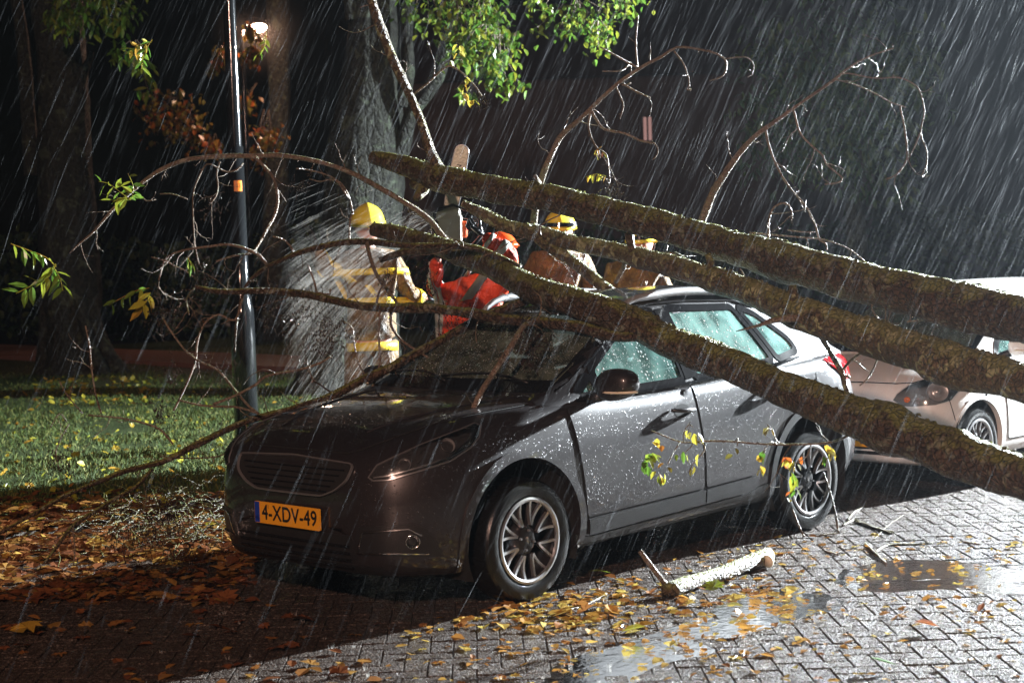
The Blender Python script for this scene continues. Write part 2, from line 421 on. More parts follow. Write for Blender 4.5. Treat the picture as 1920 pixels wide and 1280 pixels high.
# puddles
n = N('puddle_water'); n.n.remove(n.b)
tr = n.new('ShaderNodeBsdfTransparent'); tr.inputs[0].default_value = (.62, .55, .46, 1)
gl = n.new('ShaderNodeBsdfGlossy'); gl.inputs['Roughness'].default_value = .09
w1 = n.new('ShaderNodeTexWave', wave_type='RINGS'); nb = n.bump(n.math('ADD', n.noise(26, 3), n.math('MULTIPLY', n.vor(9, 'SMOOTH_F1'), .8)), .22, .012)
n.link(nb, gl.inputs['Normal']); fr = n.new('ShaderNodeFresnel'); fr.inputs[0].default_value = 1.33; n.link(nb, fr.inputs['Normal'])
mx = n.new('ShaderNodeMixShader'); n.link(fr.outputs[0], mx.inputs[0]); n.link(tr.outputs[0], mx.inputs[1]); n.link(gl.outputs[0], mx.inputs[2])
n.link(mx.outputs[0], n.out.inputs[0]); M['water'] = n.m
P1 = [(1000, 1300), (1050, 1242), (1140, 1216), (1240, 1182), (1320, 1152), (1370, 1122), (1450, 1104), (1540, 1112), (1580, 1136), (1510, 1156), (1440, 1178), (1370, 1196), (1300, 1200), (1340, 1222), (1260, 1240), (1200, 1262), (1170, 1300)]
P2 = [(1580, 1068), (1680, 1050), (1800, 1054), (1920, 1072), (1990, 1110), (1850, 1112), (1760, 1104), (1640, 1110), (1570, 1092)]
P3 = [(620, 1300), (700, 1262), (820, 1240), (940, 1252), (960, 1300)]
for P in (P1, P2):
    S = spline([tuple(ground(u, v, 0)) for u, v in P]+[tuple(ground(*P[0], 0))], .06)[:-1]
    V = [(p[0]+.02*noise.noise(Vector(p)*14), p[1]+.02*noise.noise(Vector(p)*14+Vector((5, 0, 0))), .0017) for p in S]
    tag(mk('puddle', V, [tuple(range(len(V)))], M['water'], smooth=False), kind='structure')
# ------------------------------------------------------------------ cars
def tabf(T):
    """table {x: (a, b, ...)} -> smooth function of x"""
    xs = np.array([t[0] for t in T], float); o = np.argsort(xs); xs = xs[o]
    ys = np.array([t[1:] for t in T], float)[o]
    # monotone cubic (Fritsch-Carlson)
    h = np.diff(xs)[:, None]; d = np.diff(ys, axis=0)/h
    m = np.zeros_like(ys); m[0] = d[0]; m[-1] = d[-1]
    for i in range(1, len(xs)-1):
        for k in range(ys.shape[1]):
            if d[i-1, k]*d[i, k] > 0:
                w1 = 2*h[i, 0]+h[i-1, 0]; w2 = h[i, 0]+2*h[i-1, 0]
                m[i, k] = (w1+w2)/(w1/d[i-1, k]+w2/d[i, k])
    def f(x):
        x = min(max(x, xs[0]), xs[-1]); i = min(max(int(np.searchsorted(xs, x)-1), 0), len(xs)-2)
        hh = xs[i+1]-xs[i]; t = (x-xs[i])/hh
        return ((1+2*t)*(1-t)**2)*ys[i]+(t*(1-t)**2)*hh*m[i]+(t*t*(3-2*t))*ys[i+1]+(t*t*(t-1))*hh*m[i+1]
    return f
def smooth_poly(P, n, iters=2, w=None):
    P = [np.array(p, float) for p in P]
    for _ in range(iters):
        Q = [P[0]]
        for a, b in zip(P[:-1], P[1:]): Q += [a*.75+b*.25, a*.25+b*.75]
        Q += [P[-1]]; P = Q
    P = np.array(P); s = np.concatenate([[0], np.cumsum(np.linalg.norm(np.diff(P, axis=0), axis=1))])
    t = np.linspace(0, s[-1], n)
    return np.stack([np.interp(t, s, P[:, k]) for k in range(P.shape[1])], 1)
def loft(stations, section, n=30):
    """mirror-symmetric loft; section(x) -> half polyline (y, z) from the bottom centre to the top centre"""
    V = []; F = []; m = None
    for x in stations:
        H = section(x)
        ring = [(x, y, z) for y, z in H]+[(x, -y, z) for y, z in H[-2:0:-1]]
        m = len(ring); V += ring
    for i in range(len(stations)-1):
        for k in range(m):
            k2 = (k+1) % m; F.append((i*m+k, i*m+k2, (i+1)*m+k2, (i+1)*m+k))
    F.append(tuple(range(m-1, -1, -1))); F.append(tuple((len(stations)-1)*m+k for k in range(m)))
    return [Vector(v) for v in V], F
def orient(V, F):
    bm = bmesh.new(); vs_ = [bm.verts.new(v) for v in V]
    for f in F:
        try: bm.faces.new([vs_[i] for i in f])
        except ValueError: pass
    bmesh.ops.recalc_face_normals(bm, faces=bm.faces); bm.verts.index_update()
    V2 = [v.co.copy() for v in bm.verts]; F2 = [tuple(v.index for v in f.verts) for f in bm.faces]; bm.free(); return V2, F2
def in_poly(x, y, P):
    c = False; j = len(P)-1
    for i in range(len(P)):
        if (P[i][1] > y) != (P[j][1] > y) and x < (P[j][0]-P[i][0])*(y-P[i][1])/(P[j][1]-P[i][1])+P[i][0]: c = not c
        j = i
    return c
def resample(P, step, closed=True):
    P = [np.array(p, float) for p in P]; out = []
    m = len(P) if closed else len(P)-1
    for i in range(m):
        a, b = P[i], P[(i+1) % len(P)]; k = max(1, int(round(np.linalg.norm(b-a)/step)))
        out += [a+(b-a)*t/k for t in range(k)]
    if not closed: out.append(P[-1])
    return out
def rounded(P, r, k=4):
    """round the corners of the closed polygon P"""
    out = []; m = len(P); P = [np.array(p, float) for p in P]
    for i in range(m):
        p0, p, p1 = P[i-1], P[i], P[(i+1) % m]
        a = p0-p; b = p1-p; la, lb = np.linalg.norm(a), np.linalg.norm(b); rr = min(r, la*.45, lb*.45)
        A_, B_ = p+a/la*rr, p+b/lb*rr
        for t in range(k+1):
            s = t/k; out.append(A_*(1-s)**2+p*2*s*(1-s)+B_*s*s)
    return out
def inset(P, d):
    """move a closed polygon inwards by d"""
    P = [np.array(p, float) for p in P]; ar = sum(P[i-1][0]*P[i][1]-P[i][0]*P[i-1][1] for i in range(len(P)))
    sg = 1 if ar > 0 else -1; out = []
    for i in range(len(P)):
        a = P[i]-P[i-1]; b = P[(i+1) % len(P)]-P[i]
        na = np.array([-a[1], a[0]])/(np.linalg.norm(a)+1e-9); nb = np.array([-b[1], b[0]])/(np.linalg.norm(b)+1e-9)
        q = na+nb; q /= (np.linalg.norm(q)+1e-9); k = 1/max(.5, q.dot(na)); out.append(P[i]+sg*q*d*k)
    return out
def fill(P, step, hole=None):
    """triangulated grid inside the closed 2-D polygon P (minus the polygon hole)"""
    P = resample(P, step); pts = [Vector(p) for p in P]; edges = [(i, (i+1) % len(P)) for i in range(len(P))]; nb = len(P)
    if hole is not None:
        H = resample(hole, step); o = len(pts); pts += [Vector(p) for p in H]; edges += [(o+i, o+(i+1) % len(H)) for i in range(len(H))]; nb = len(pts)
    xs = [p[0] for p in P]; ys = [p[1] for p in P]
    bp_ = np.array([tuple(q) for q in pts])
    y = min(ys)+step*.5; r_ = 0
    while y < max(ys):
        x = min(xs)+step*(.5 if r_ % 2 else .1)
        while x < max(xs):
            if in_poly(x, y, P) and (hole is None or not in_poly(x, y, hole)) and np.min(np.sum((bp_-np.array([x, y]))**2, 1)) > (step*.45)**2: pts.append(Vector((x, y)))
            x += step
        y += step*.9; r_ += 1
    vv, ee, ff, *_ = delaunay_2d_cdt(pts, edges, [], 1 if hole is None else 0, 1e-6)
    T = []
    for f in ff:
        c = sum((vv[i] for i in f), Vector((0, 0)))/len(f)
        if in_poly(c.x, c.y, P) and (hole is None or not in_poly(c.x, c.y, hole)): T.append(tuple(f))
    return [tuple(v) for v in vv], T
class Car:
    """patches laid on a lofted shell; everything in world coordinates of the car's frame"""
    def __init__(s, root, off):
        s.root = root; s.off = Vector(off); s.trees = []
    def shell(s, V, F): s.V, s.F = orient(V, F); s.bvh = BVHTree.FromPolygons(s.V, s.F); return s.V, s.F
    def hit(s, o, d, bvh=None):
        h = (bvh or s.bvh).ray_cast(o, d); return h if h[0] is not None else None
    def proj(s, axis, p, sign, bvh=None):
        a, b = p
        if axis == 'y': o = Vector((a, 3*sign, b)); d = Vector((0, -sign, 0))
        elif axis == 'x': o = Vector((4.0*sign, a, b)); d = Vector((-sign, 0, 0))
        elif axis == 'z': o = Vector((a, b, 4)); d = Vector((0, 0, -1))
        elif axis == 'w':   # along the windscreen normal
            o = Vector((2.2, a, b+2.6)); d = Vector((-.62, 0, -.78)).normalized()
        return s.hit(o, d, bvh)
    def pat(s, name, P, axis, m, parent=None, off=.003, thick=.012, step=.05, sign=1, hole=None, bulge=0, bvh=None, pxy=False, smooth=True, rim=True):
        """a panel that follows the shell inside outline P, standing off by off"""
        W, T = fill(P, step, hole)
        P0 = []
        for w in W:
            if pxy:
                o = CAM-s.off; h = s.hit(o, ray(*w), bvh)
            else: h = s.proj(axis, w, sign, bvh)
            P0.append((h[0], h[1]) if h else None)
        ok = [i for i, p in enumerate(P0) if p]
        if not ok: print('patch missed', name); return None
        for i, p in enumerate(P0):      # borrow the nearest hit where the outline overshoots
            if p is None:
                j = min(ok, key=lambda q: (W[q][0]-W[i][0])**2+(W[q][1]-W[i][1])**2); P0[i] = P0[j]
        n_ = len(W); cen = np.mean(np.array(W), 0)
        Pr = resample(P, step)
        def edge_d(w): return min(math.hypot(w[0]-q[0], w[1]-q[1]) for q in Pr) if bulge else 0
        bscale = max(1e-6, max(edge_d(w) for w in W)) if bulge else 1
        top = [p[0]+p[1]*(off+(bulge*math.sin(min(1, edge_d(w)/bscale)*math.pi/2) if bulge else 0)) for p, w in zip(P0, W)]
        bot = [p[0]+p[1]*(off-thick) for p in P0]
        ref = P0[ok[0]][1]
        F = []; cnt = {}
        for f in T:
            a, b, c = (top[i] for i in f[:3])
            if (b-a).cross(c-a).dot(P0[f[0]][1]) < 0: f = f[::-1]
            F.append(f)
            for i in range(len(f)): cnt[(f[i], f[(i+1) % len(f)])] = 1
        V = list(top)
        if thick and rim:
            V += bot
            for (a, b) in list(cnt):
                if (b, a) not in cnt: F.append((b, a, a+n_, b+n_))
        V = [v+s.off for v in V]
        return mk(name, V, F, m, parent or s.root, smooth=smooth, autos=35)
    def strip(s, name, P, axis, width, m, parent=None, off=.004, sign=1, closed=True, step=.03, bvh=None, h=.0, pxy=False):
        """a narrow band along the curve P on the shell"""
        Q = resample(P, step, closed); pts = []
        for w in Q:
            hh = s.hit(CAM-s.off, ray(*w), bvh) if pxy else s.proj(axis, w, sign, bvh)
            if hh: pts.append((hh[0], hh[1]))
        if len(pts) < 2: print('strip missed', name); return None
        V = []; F = []; m_ = len(pts)
        for i in range(m_):
            p, nn = pts[i]; a = pts[i-1][0] if (i or closed) else p; b = pts[(i+1) % m_][0] if (i < m_-1 or closed) else p
            t = (b-a).normalized() if (b-a).length > 1e-6 else Vector((1, 0, 0)); sd = t.cross(nn).normalized()*width/2
            V += [p+nn*off-sd, p+nn*(off+h)-sd*.6, p+nn*(off+h)+sd*.6, p+nn*off+sd]
        for i in range(m_ if closed else m_-1):
            j = (i+1) % m_
            for k in range(3): F.append((i*4+k, j*4+k, j*4+k+1, i*4+k+1))
        return mk(name, [v+s.off for v in V], F, m, parent or s.root, autos=40)
def lathe(P, n=48, a0=0):
    """profile P of (r, y) turned round the y axis"""
    V = []; F = []; m = len(P)
    for i in range(n):
        a = a0+2*math.pi*i/n
        V += [(r*math.cos(a), y, r*math.sin(a)) for r, y in P]
    for i in range(n):
        j = (i+1) % n
        for k in range(m-1): F.append((i*m+k, i*m+k+1, j*m+k+1, j*m+k))
    return V, F
wheel_cache = {}
def wheel(parent, c, side, rad, rimr, kind, steer=0.0, tw=.2):
    """c = centre of the outer tyre face; side +1 = the car's left"""
    w = bpy.data.objects.new('wheel', None); col.objects.link(w); w.parent = parent; w.location = Vector(c)-parent.location
    key = (rad, rimr, kind, side)
    if key not in wheel_cache:
        s = side; sh = rad-rimr; D = {}
        P = [(rimr-.012, -.012), (rimr, -.004), (rimr+.006, .0), (rimr+sh*.15, .003), (rimr+sh*.45, .006), (rimr+sh*.8, -.002), (rad-.012, -.012), (rad-.003, -.026), (rad, -.045), (rad, -tw+.04), (rad-.02, -tw+.01), (rimr, -tw)]
        P2 = []
        for (r, y), (r2, y2) in zip(P[:-1], P[1:]): P2 += [(r, y), ((r+r2)/2, (y+y2)/2)]
        P2.append(P[-1])
        V, F = lathe([(r, y*s) for r, y in P2], 96)
        # tread blocks: shoulders notched
        V = [Vector(v) for v in V]; m = len(P2)
        for i in range(96):
            for k in range(m):
                r, y = P2[k]
                if r > rad-.006 and i % 2: V[i*m+k].x *= 1-.006/rad; V[i*m+k].z *= 1-.006/rad
        V, F = orient(V, F); D['tyre'] = (V, F, 'tyre')
        g = Geo(); g.add(*orient(*lathe([(rimr-.012, -.012*s), (rimr-.004, .002*s), (rimr-.016, .005*s), (rimr-.026, .001*s), (rimr-.028, -.012*s)], 72)))
        ns = 8 if kind == 'a' else 9
        hub = .052
        for i in range(ns):
            a = 2*math.pi*(i+.5)/ns+.1
            spread = math.pi/ns*.56
            for q in (-1, 1):
                a1 = a+q*spread; r0, r1 = hub+.028, rimr-.02
                for seg_ in range(5):
                    t0, t1 = seg_/5, (seg_+1)/5
                    def pt(t, wd, y):
                        aa = a+q*spread*(t**.75)*1.0+q*.012*(1-t)
                        rr = r0+(r1-r0)*t
                        return Vector((rr*math.cos(aa)-wd*math.sin(aa), y, rr*math.sin(aa)+wd*math.cos(aa)))
                    w0 = .0055+.002*t0; w1 = .0055+.002*t1
                    y0 = (-.012-.010*math.sin(t0*3.1))*s; y1 = (-.012-.010*math.sin(t1*3.1))*s
                    g.add([pt(t0, -w0, y0), pt(t0, w0, y0), pt(t1, w1, y1), pt(t1, -w1, y1), pt(t0, -w0, y0-.02*s), pt(t0, w0, y0-.02*s), pt(t1, w1, y1-.02*s), pt(t1, -w1, y1-.02*s)],
                          [(0, 1, 2, 3), (0, 3, 7, 4), (1, 5, 6, 2)])
        D['rim'] = (g.V, g.F, 'alloy')
        g = Geo(); g.add(*orient(*lathe([(rimr-.028, -.014*s), (rimr-.035, -.15*s), (.05, -.16*s), (.001, -.16*s)], 48)))
        g.add(*orient(*lathe([(.001, -.022*s), (.05, -.022*s), (.068, -.028*s), (.085, -.045*s), (.10, -.08*s)], 48)))
        for i in range(ns):   # dark bridge between the two bars of a pair
            a = 2*math.pi*(i+.5)/ns+.1; sp_ = math.pi/ns*.56
            f_ = [(.075, -.35), (.075, .35), (.13, .62), (rimr-.03, .93), (rimr-.03, -.93), (.13, -.62)]
            g.add([(r*math.cos(a+sp_*k), -.034*s, r*math.sin(a+sp_*k)) for r, k in f_]+[(r*math.cos(a+sp_*k), -.055*s, r*math.sin(a+sp_*k)) for r, k in f_],
                  [(0, 1, 2, 3, 4, 5)]+[(i2, (i2+1) % 6, (i2+1) % 6+6, i2+6) for i2 in range(6)])
        D['hub'] = (g.V, g.F, 'alloy_dark')
        g = Geo()
        for i in range(5 if kind == 'b' else 4):
            a = 2*math.pi*i/(5 if kind == 'b' else 4)+.4
            V, F = lathe([(.0001, -.012*s), (.006, -.012*s), (.008, -.03*s)], 8)
            g.add([(v[0]+.05*math.cos(a), v[1], v[2]+.05*math.sin(a)) for v in V], F)
        D['wheel_bolts'] = (g.V, g.F, 'dull_chrome')
        # centre cap badge: a small rearing-animal outline in relief / a ring
        if kind == 'a':
            B = [(-.012, -.016), (-.006, -.008), (-.002, -.017), (.004, -.016), (.003, -.004), (.010, -.006), (.013, .001), (.005, .004), (.010, .010), (.006, .016), (.001, .010), (-.003, .018), (-.008, .012), (-.005, .004), (-.013, .004), (-.006, -.001)]
            B = B[::-1] if s > 0 else B
            V = [(x, -.018*s, z) for x, z in B]+[(x, -.024*s, z) for x, z in B]; m = len(B)
            D['badge'] = (V, [tuple(range(m))]+[(i, (i+1) % m, (i+1) % m+m, i+m) for i in range(m)], 'chrome')
        else:
            V, F = lathe([(.016, -.020*s), (.019, -.017*s), (.022, -.020*s)], 20); D['badge'] = (V, F, 'chrome')
        meshes = {}
        for nm, (V, F, mm) in D.items():
            me = bpy.data.meshes.new(nm); me.from_pydata([tuple(v) for v in V], [], F); me.materials.append(M[mm]); me.update()
            me.polygons.foreach_set('use_smooth', [True]*len(me.polygons)); me.set_sharp_from_angle(angle=R(32)); meshes[nm] = me
        wheel_cache[key] = meshes
    for nm, me in wheel_cache[key].items():
        o = bpy.data.objects.new(nm, me); o.parent = w; col.objects.link(o)
    w.rotation_euler = (0, random.uniform(0, 1.), 0)
    return w
def arch_cut(V, F, arches, ymin=.45):
    keep = []
    for f in F:
        c = sum((V[i] for i in f), Vector())/len(f)
        if abs(c.y) > ymin and any((c.x-ax)**2+(c.z-az)**2 < (rr+.02)**2 for ax, az, rr in arches): continue
        keep.append(f)
    return keep
def arc(cx, cz, r, a0, a1, n=26): return [(cx+r*math.cos(R(a0+(a1-a0)*i/n)), cz+r*math.sin(R(a0+(a1-a0)*i/n))) for i in range(n+1)]
def wheel_well(car, ax, az, rr, y0, y1):
    A_ = arc(ax, az, rr+.015, -25, 205, 20)
    for s in (1, -1):
        V = [Vector((x, s*y1, z)) for x, z in A_]+[Vector((x, s*y0, z)) for x, z in A_]; m = len(A_)
        mk('wheel_well', [v+car.off for v in V], [(i, i+1, i+1+m, i+m) for i in range(m-1)]+[tuple(range(m, 2*m))], M['inside'], car.root)
def text_geo(txt, size, xs=1.0, ext=.0008, bold=.0):
    cu_ = bpy.data.curves.new('t', 'FONT'); cu_.body = txt; cu_.size = size; cu_.extrude = ext; cu_.align_x = 'CENTER'; cu_.align_y = 'CENTER'; cu_.offset = 0; cu_.space_character = 1.05
    o = bpy.data.objects.new('t', cu_); col.objects.link(o)
    dg = bpy.context.evaluated_depsgraph_get(); me = o.evaluated_get(dg).to_mesh()
    V = [Vector((v.co.x*xs, v.co.y, v.co.z)) for v in me.vertices]; F = [tuple(p.vertices) for p in me.polygons]
    o.evaluated_get(dg).to_mesh_clear(); bpy.data.objects.remove(o); bpy.data.curves.remove(cu_); return V, F
def number_plate(car, c, txt, back=-.09, front=True, w=.52, h=.11):
    """plate centred at c, facing +x"""
    rot = Matrix.Rotation(R(back*57), 4, 'Y')
    def tr(v): return Vector(c)+car.off+(rot.to_3x3() @ Vector(v))
    P = rounded([(-w/2, -h/2), (w/2, -h/2), (w/2, h/2), (-w/2, h/2)], .008, 3); m = len(P)
    V = [tr((.004, p[0], p[1])) for p in P]+[tr((-.006, p[0], p[1])) for p in P]
    pl = mk('number_plate', V, [tuple(range(m))]+[(i, i+m, (i+1) % m+m, (i+1) % m) for i in range(m)], M['plate'], car.root, smooth=False)
    V = [tr((.0048, y, z)) for y, z in ((-w/2+.002, -h/2+.002), (-w/2+.042, -h/2+.002), (-w/2+.042, h/2-.002), (-w/2+.002, h/2-.002))]
    mk('country_strip', V, [(0, 1, 2, 3)], M['blue'], pl, smooth=False)
    V, F = text_geo('NL', .028, 1, .0004); mk('country_letters', [tr((.0054, v.x-w/2+.022, v.y-.03)) for v in V], F, M['white_paint'], pl, smooth=False)
    V, F = text_geo(txt, .108, .86, .0008)
    xs = [v.x for v in V]; k = (w-.085)/(max(xs)-min(xs)); mid = (max(xs)+min(xs))/2
    n0 = len(V); sh = ((0, 0), (.0018, .0005), (-.0018, -.0005), (.0005, .0018), (-.0005, -.0018))
    W = [tr((.0055+v.z*.2+.0002*j, (v.x-mid)*k+.021+a_, v.y*1.0+b_)) for j, (a_, b_) in enumerate(sh) for v in V]; F = [tuple(i+n0*j for i in f) for j in range(5) for f in F]
    mk('plate_characters', W, F, M['ink'], pl, smooth=False)
    if front:
        V, F = text_geo('1', .034, .7, .0006, .001); mk('plate_index', [tr((.0055, v.x-w/2+.115, v.y+.033)) for v in V], F, M['ink'], pl, smooth=False)
    return pl
def seats(car, xs, zseat, col_m, ys=(.36, -.36), s=1.0):
    for x in xs:
        for y in ys:
            g = Geo()
            rot = Matrix.Rotation(R(-14), 3, 'Y')
            for (cx, cz, dx, dy, dz) in ((0, .0, .13, .48*s, .16), (-.02, .25, .13, .46*s, .40), (-.05, .45, .10, .40*s, .12)):
                g.box((x+cx, y, zseat+cz), (dx, dy, dz), rot)
            g.box((x+.25, y, zseat-.12), (.5, .5*s, .16))
            g.V = [v+car.off for v in g.V]
            st = g.build('seat', col_m, car.root, smooth=False); 
            b = st.modifiers.new('bev', 'BEVEL'); b.width = .04; b.segments = 3; st.data.polygons.foreach_set('use_smooth', [True]*len(st.data.polygons))
            P = rounded([(-.13, -.09), (.13, -.09), (.12, .09), (-.12, .09)], .05, 4); m = len(P)
            V = [Vector((x-.10+dx_, y+p[0], zseat+.62+p[1])) for dx_ in (.05, -.05) for p in P]
            mk('headrest', [v+car.off*1 for v in V], [tuple(range(m)), tuple(range(2*m-1, m-1, -1))]+[(i, i+m, (i+1) % m+m, (i+1) % m) for i in range(m)], col_m, st)
def body_section(f):
    def sec(x):
        ws, zb, wm, zm, wh, zh, wt, z5, zc = f(x)
        return smooth_poly([(0, zb), (ws*.5, zb), (ws, zb+.005), (wm-.012, zb+.10), (wm, zm-.08), (wm, zm), (wm-.004, zm+(zh-zm)*.45), ((wm+wh)/2, zh-(zh-zm)*.25), (wh, zh), (wt+(wh-wt)*.45, z5-(z5-zh)*.45), (wt, z5), (wt*.5, (z5+zc*2)/3), (0, zc)], 44, 2)
    return sec
def top_section(f):
    def sec(x):
        zc, yr, zr, yb, zb = f(x)
        return smooth_poly([(0, zb-.06), (yb-.01, zb-.06), (yb, zb-.03), (yb-.01, zb+.02), (yb+(yr-yb)*.5+.012, zb+(zr-zb)*.5), (yr+.012, zr-.025), (yr-.012, zr+.012), (yr-.08, zr+(zc-zr)*.55), (yr*.5, zc-(zc-zr)*.16), (0, zc)], 40, 2)
    return sec
def spread(a, b, step, dense=()):
    xs = list(np.arange(min(a, b), max(a, b), step))+[max(a, b)]+list(dense)
    return sorted(set(round(float(x), 4) for x in xs), reverse=True)
def mirrory(P): return P

# ---- the dark grey car under the branches
car1 = thing('parked_car', 'dark grey wet car with orange number plate under the fallen branches', 'car', (-1.27, 0, 0))
K = Car(car1, (0, 0, 0))
T = [(.862, .20, .42, .27, .52, .22, .60, .12, .63, .64), (.852, .36, .34, .45, .50, .39, .66, .24, .69, .70), (.828, .49, .27, .57, .50, .51, .715, .36, .755, .77),
     (.78, .58, .23, .665, .50, .605, .765, .46, .81, .825), (.70, .65, .21, .735, .50, .675, .805, .52, .86, .875), (.59, .71, .20, .793, .50, .73, .845, .56, .90, .92),
     (.45, .76, .19, .833, .52, .765, .88, .58, .938, .955), (.2, .79, .19, .86, .55, .79, .92, .60, .975, .995), (0, .80, .19, .868, .57, .80, .945, .61, .995, 1.015),
     (-.25, .81, .19, .87, .58, .815, .975, .62, 1.01, 1.03), (-.40, .81, .19, .869, .58, .82, .985, .65, .99, .99), (-.8, .81, .20, .866, .58, .822, .99, .65, .985, .985), (-1.4, .81, .21, .866, .60, .826, 1.01, .66, 1.0, 1.0),
     (-2.2, .81, .22, .868, .62, .832, 1.05, .66, 1.04, 1.04), (-2.6, .81, .22, .872, .63, .832, 1.065, .66, 1.06, 1.06), (-2.9, .79, .25, .862, .62, .80, 1.075, .62, 1.08, 1.08),
     (-3.08, .74, .28, .82, .6, .74, 1.07, .56, 1.085, 1.09), (-3.2, .66, .32, .755, .58, .66, 1.03, .46, 1.06, 1.07), (-3.27, .55, .38, .66, .56, .56, .93, .36, .98, 1.0), (-3.295, .4, .45, .5, .56, .4, .7, .2, .74, .76)]
f1 = tabf(T)
st = spread(.862, -3.295, .045, [.858, .855, .85, .845, .838, .83, .82, .808, .795, .78, .76, -3.29, -3.28, -3.265, -3.24, -3.22])
V, F = loft(st, body_section(f1), 44); V, F = K.shell(V, F)
AR = [(.03, .345, .398), (-2.53, .345, .392)]
F = arch_cut(V, F, AR)
cab = lambda v: -.42 > v.x > -2.95 and abs(v.y) < .72
Fd = [f for f in F if all(cab(V[i]) and V[i].z > .9 for i in f)]; Fb = [f for f in F if f not in set(Fd)]
body = mk('body', V, Fb, M['paint'], car1)
mk('window_ledge', V, Fd, M['inside'], car1)
T = [(-.17, 1.005, .74, .985, .77, .975), (-.25, 1.045, .75, 1.0, .79, .98), (-.42, 1.135, .735, 1.055, .805, .99), (-.7, 1.285, .69, 1.185, .812, .995), (-.95, 1.405, .64, 1.30, .815, 1.0), (-1.1, 1.465, .61, 1.37, .817, 1.003),
     (-1.3, 1.515, .588, 1.425, .82, 1.007), (-1.7, 1.54, .58, 1.45, .822, 1.02), (-2.2, 1.54, .57, 1.435, .825, 1.05), (-2.6, 1.51, .55, 1.385, .815, 1.06), (-2.85, 1.475, .53, 1.34, .79, 1.07), (-2.98, 1.42, .51, 1.28, .765, 1.07), (-3.1, 1.25, .50, 1.17, .73, 1.065), (-3.2, 1.08, .48, 1.07, .66, 1.04)]
f2 = tabf(T)
V, F = loft(spread(-.17, -3.2, .03), top_section(f2), 40); V, F = orient(V, F)
gbvh = BVHTree.FromPolygons(V, F)
G1 = {'quarter_front': [(-.47, 1.015), (-.615, 1.018), (-.615, 1.105)], 'front': [(-.66, 1.02), (-1.35, 1.035), (-1.35, 1.415), (-1.16, 1.395), (-.95, 1.29), (-.66, 1.135)],
      'rear': [(-1.47, 1.04), (-2.215, 1.085), (-2.10, 1.40), (-1.47, 1.42)], 'quarter_rear': [(-2.285, 1.09), (-2.51, 1.125), (-2.50, 1.19), (-2.30, 1.35), (-2.17, 1.395)]}
WS = [(-.70, 1.06), (.70, 1.06), (.665, 1.17), (.60, 1.34), (.545, 1.425), (.3, 1.452), (0, 1.46), (-.3, 1.452), (-.545, 1.425), (-.60, 1.34), (-.665, 1.17)]
RW = [(-.52, 1.12), (.52, 1.12), (.45, 1.38), (-.45, 1.38)]
def glass_hole(c):
    if c.z > f2(c.x)[4]-.02 or True:
        if any(in_poly(c.x, c.z, P) for P in G1.values()) and abs(c.y) > f2(c.x)[1]-.02: return True
    if c.x > -1.2 and in_poly(c.y, c.z, WS): return True
    if c.x < -2.9 and in_poly(c.y, c.z, RW): return True
    return False
def cut_glass(V, F, hole, f):
    out = []
    for q in F:
        c = sum((V[i] for i in q), Vector())/len(q)
        if hole(c) or c.z < f(c.x)[4]-.035: continue
        out.append(q)
    return out
mk('roof', V, cut_glass(V, F, glass_hole, f2), M['paint'], car1)
GP = dict(bvh=gbvh)
# side glass, its frames and pillars
for s in (1, -1):
    P = rounded([(-.40, .99), (-.40, 1.0), (-.62, 1.125), (-.93, 1.285), (-1.15, 1.41), (-1.30, 1.435), (-1.7, 1.442), (-2.14, 1.422), (-2.34, 1.37), (-2.54, 1.20), (-2.56, 1.12), (-2.50, 1.085), (-2.2, 1.058), (-1.4, 1.012)], .02, 2)
    for nm, mm in (('quarter_front', 'side_glass'), ('front', 'side_glass'), ('rear', 'rear_side_glass'), ('quarter_rear', 'rear_side_glass')):
        Q = rounded(G1[nm], .03, 3)
        K.pat('window_frame', inset(Q, -.028), 'y', M['trim'], off=.004, sign=s, hole=inset(Q, .012), step=.045, **GP)
        K.pat('window', inset(Q, .004), 'y', M[mm], off=-.002, thick=0, sign=s, step=.08, **GP)
    K.pat('door_pillar', [(-1.365, 1.03), (-1.365, 1.425), (-1.455, 1.43), (-1.455, 1.04)], 'y', M['trim'], off=.006, sign=s, **GP)
    K.strip('window_sill_strip', [(-.43, .992), (-1.4, 1.008), (-2.2, 1.052), (-2.5, 1.08)], 'y', .018, M['dull_chrome'] if s > 5 else M['trim'], sign=s, closed=False, off=.008, h=.006, **GP)
    K.strip('gutter_strip', [(-.62, 1.15), (-.93, 1.305), (-1.15, 1.425), (-1.35, 1.452), (-1.7, 1.457), (-2.14, 1.438), (-2.35, 1.39)], 'y', .014, M['trim'], sign=s, closed=False, off=.003, h=.008, **GP)
K.pat('windscreen_edge', inset(WS, -.02), 'x', M['trim'], off=.002, hole=inset(WS, .035), step=.05, **GP)
K.pat('windscreen', inset(WS, .015), 'x', M['windscreen'], off=.0, thick=0, step=.09, **GP)
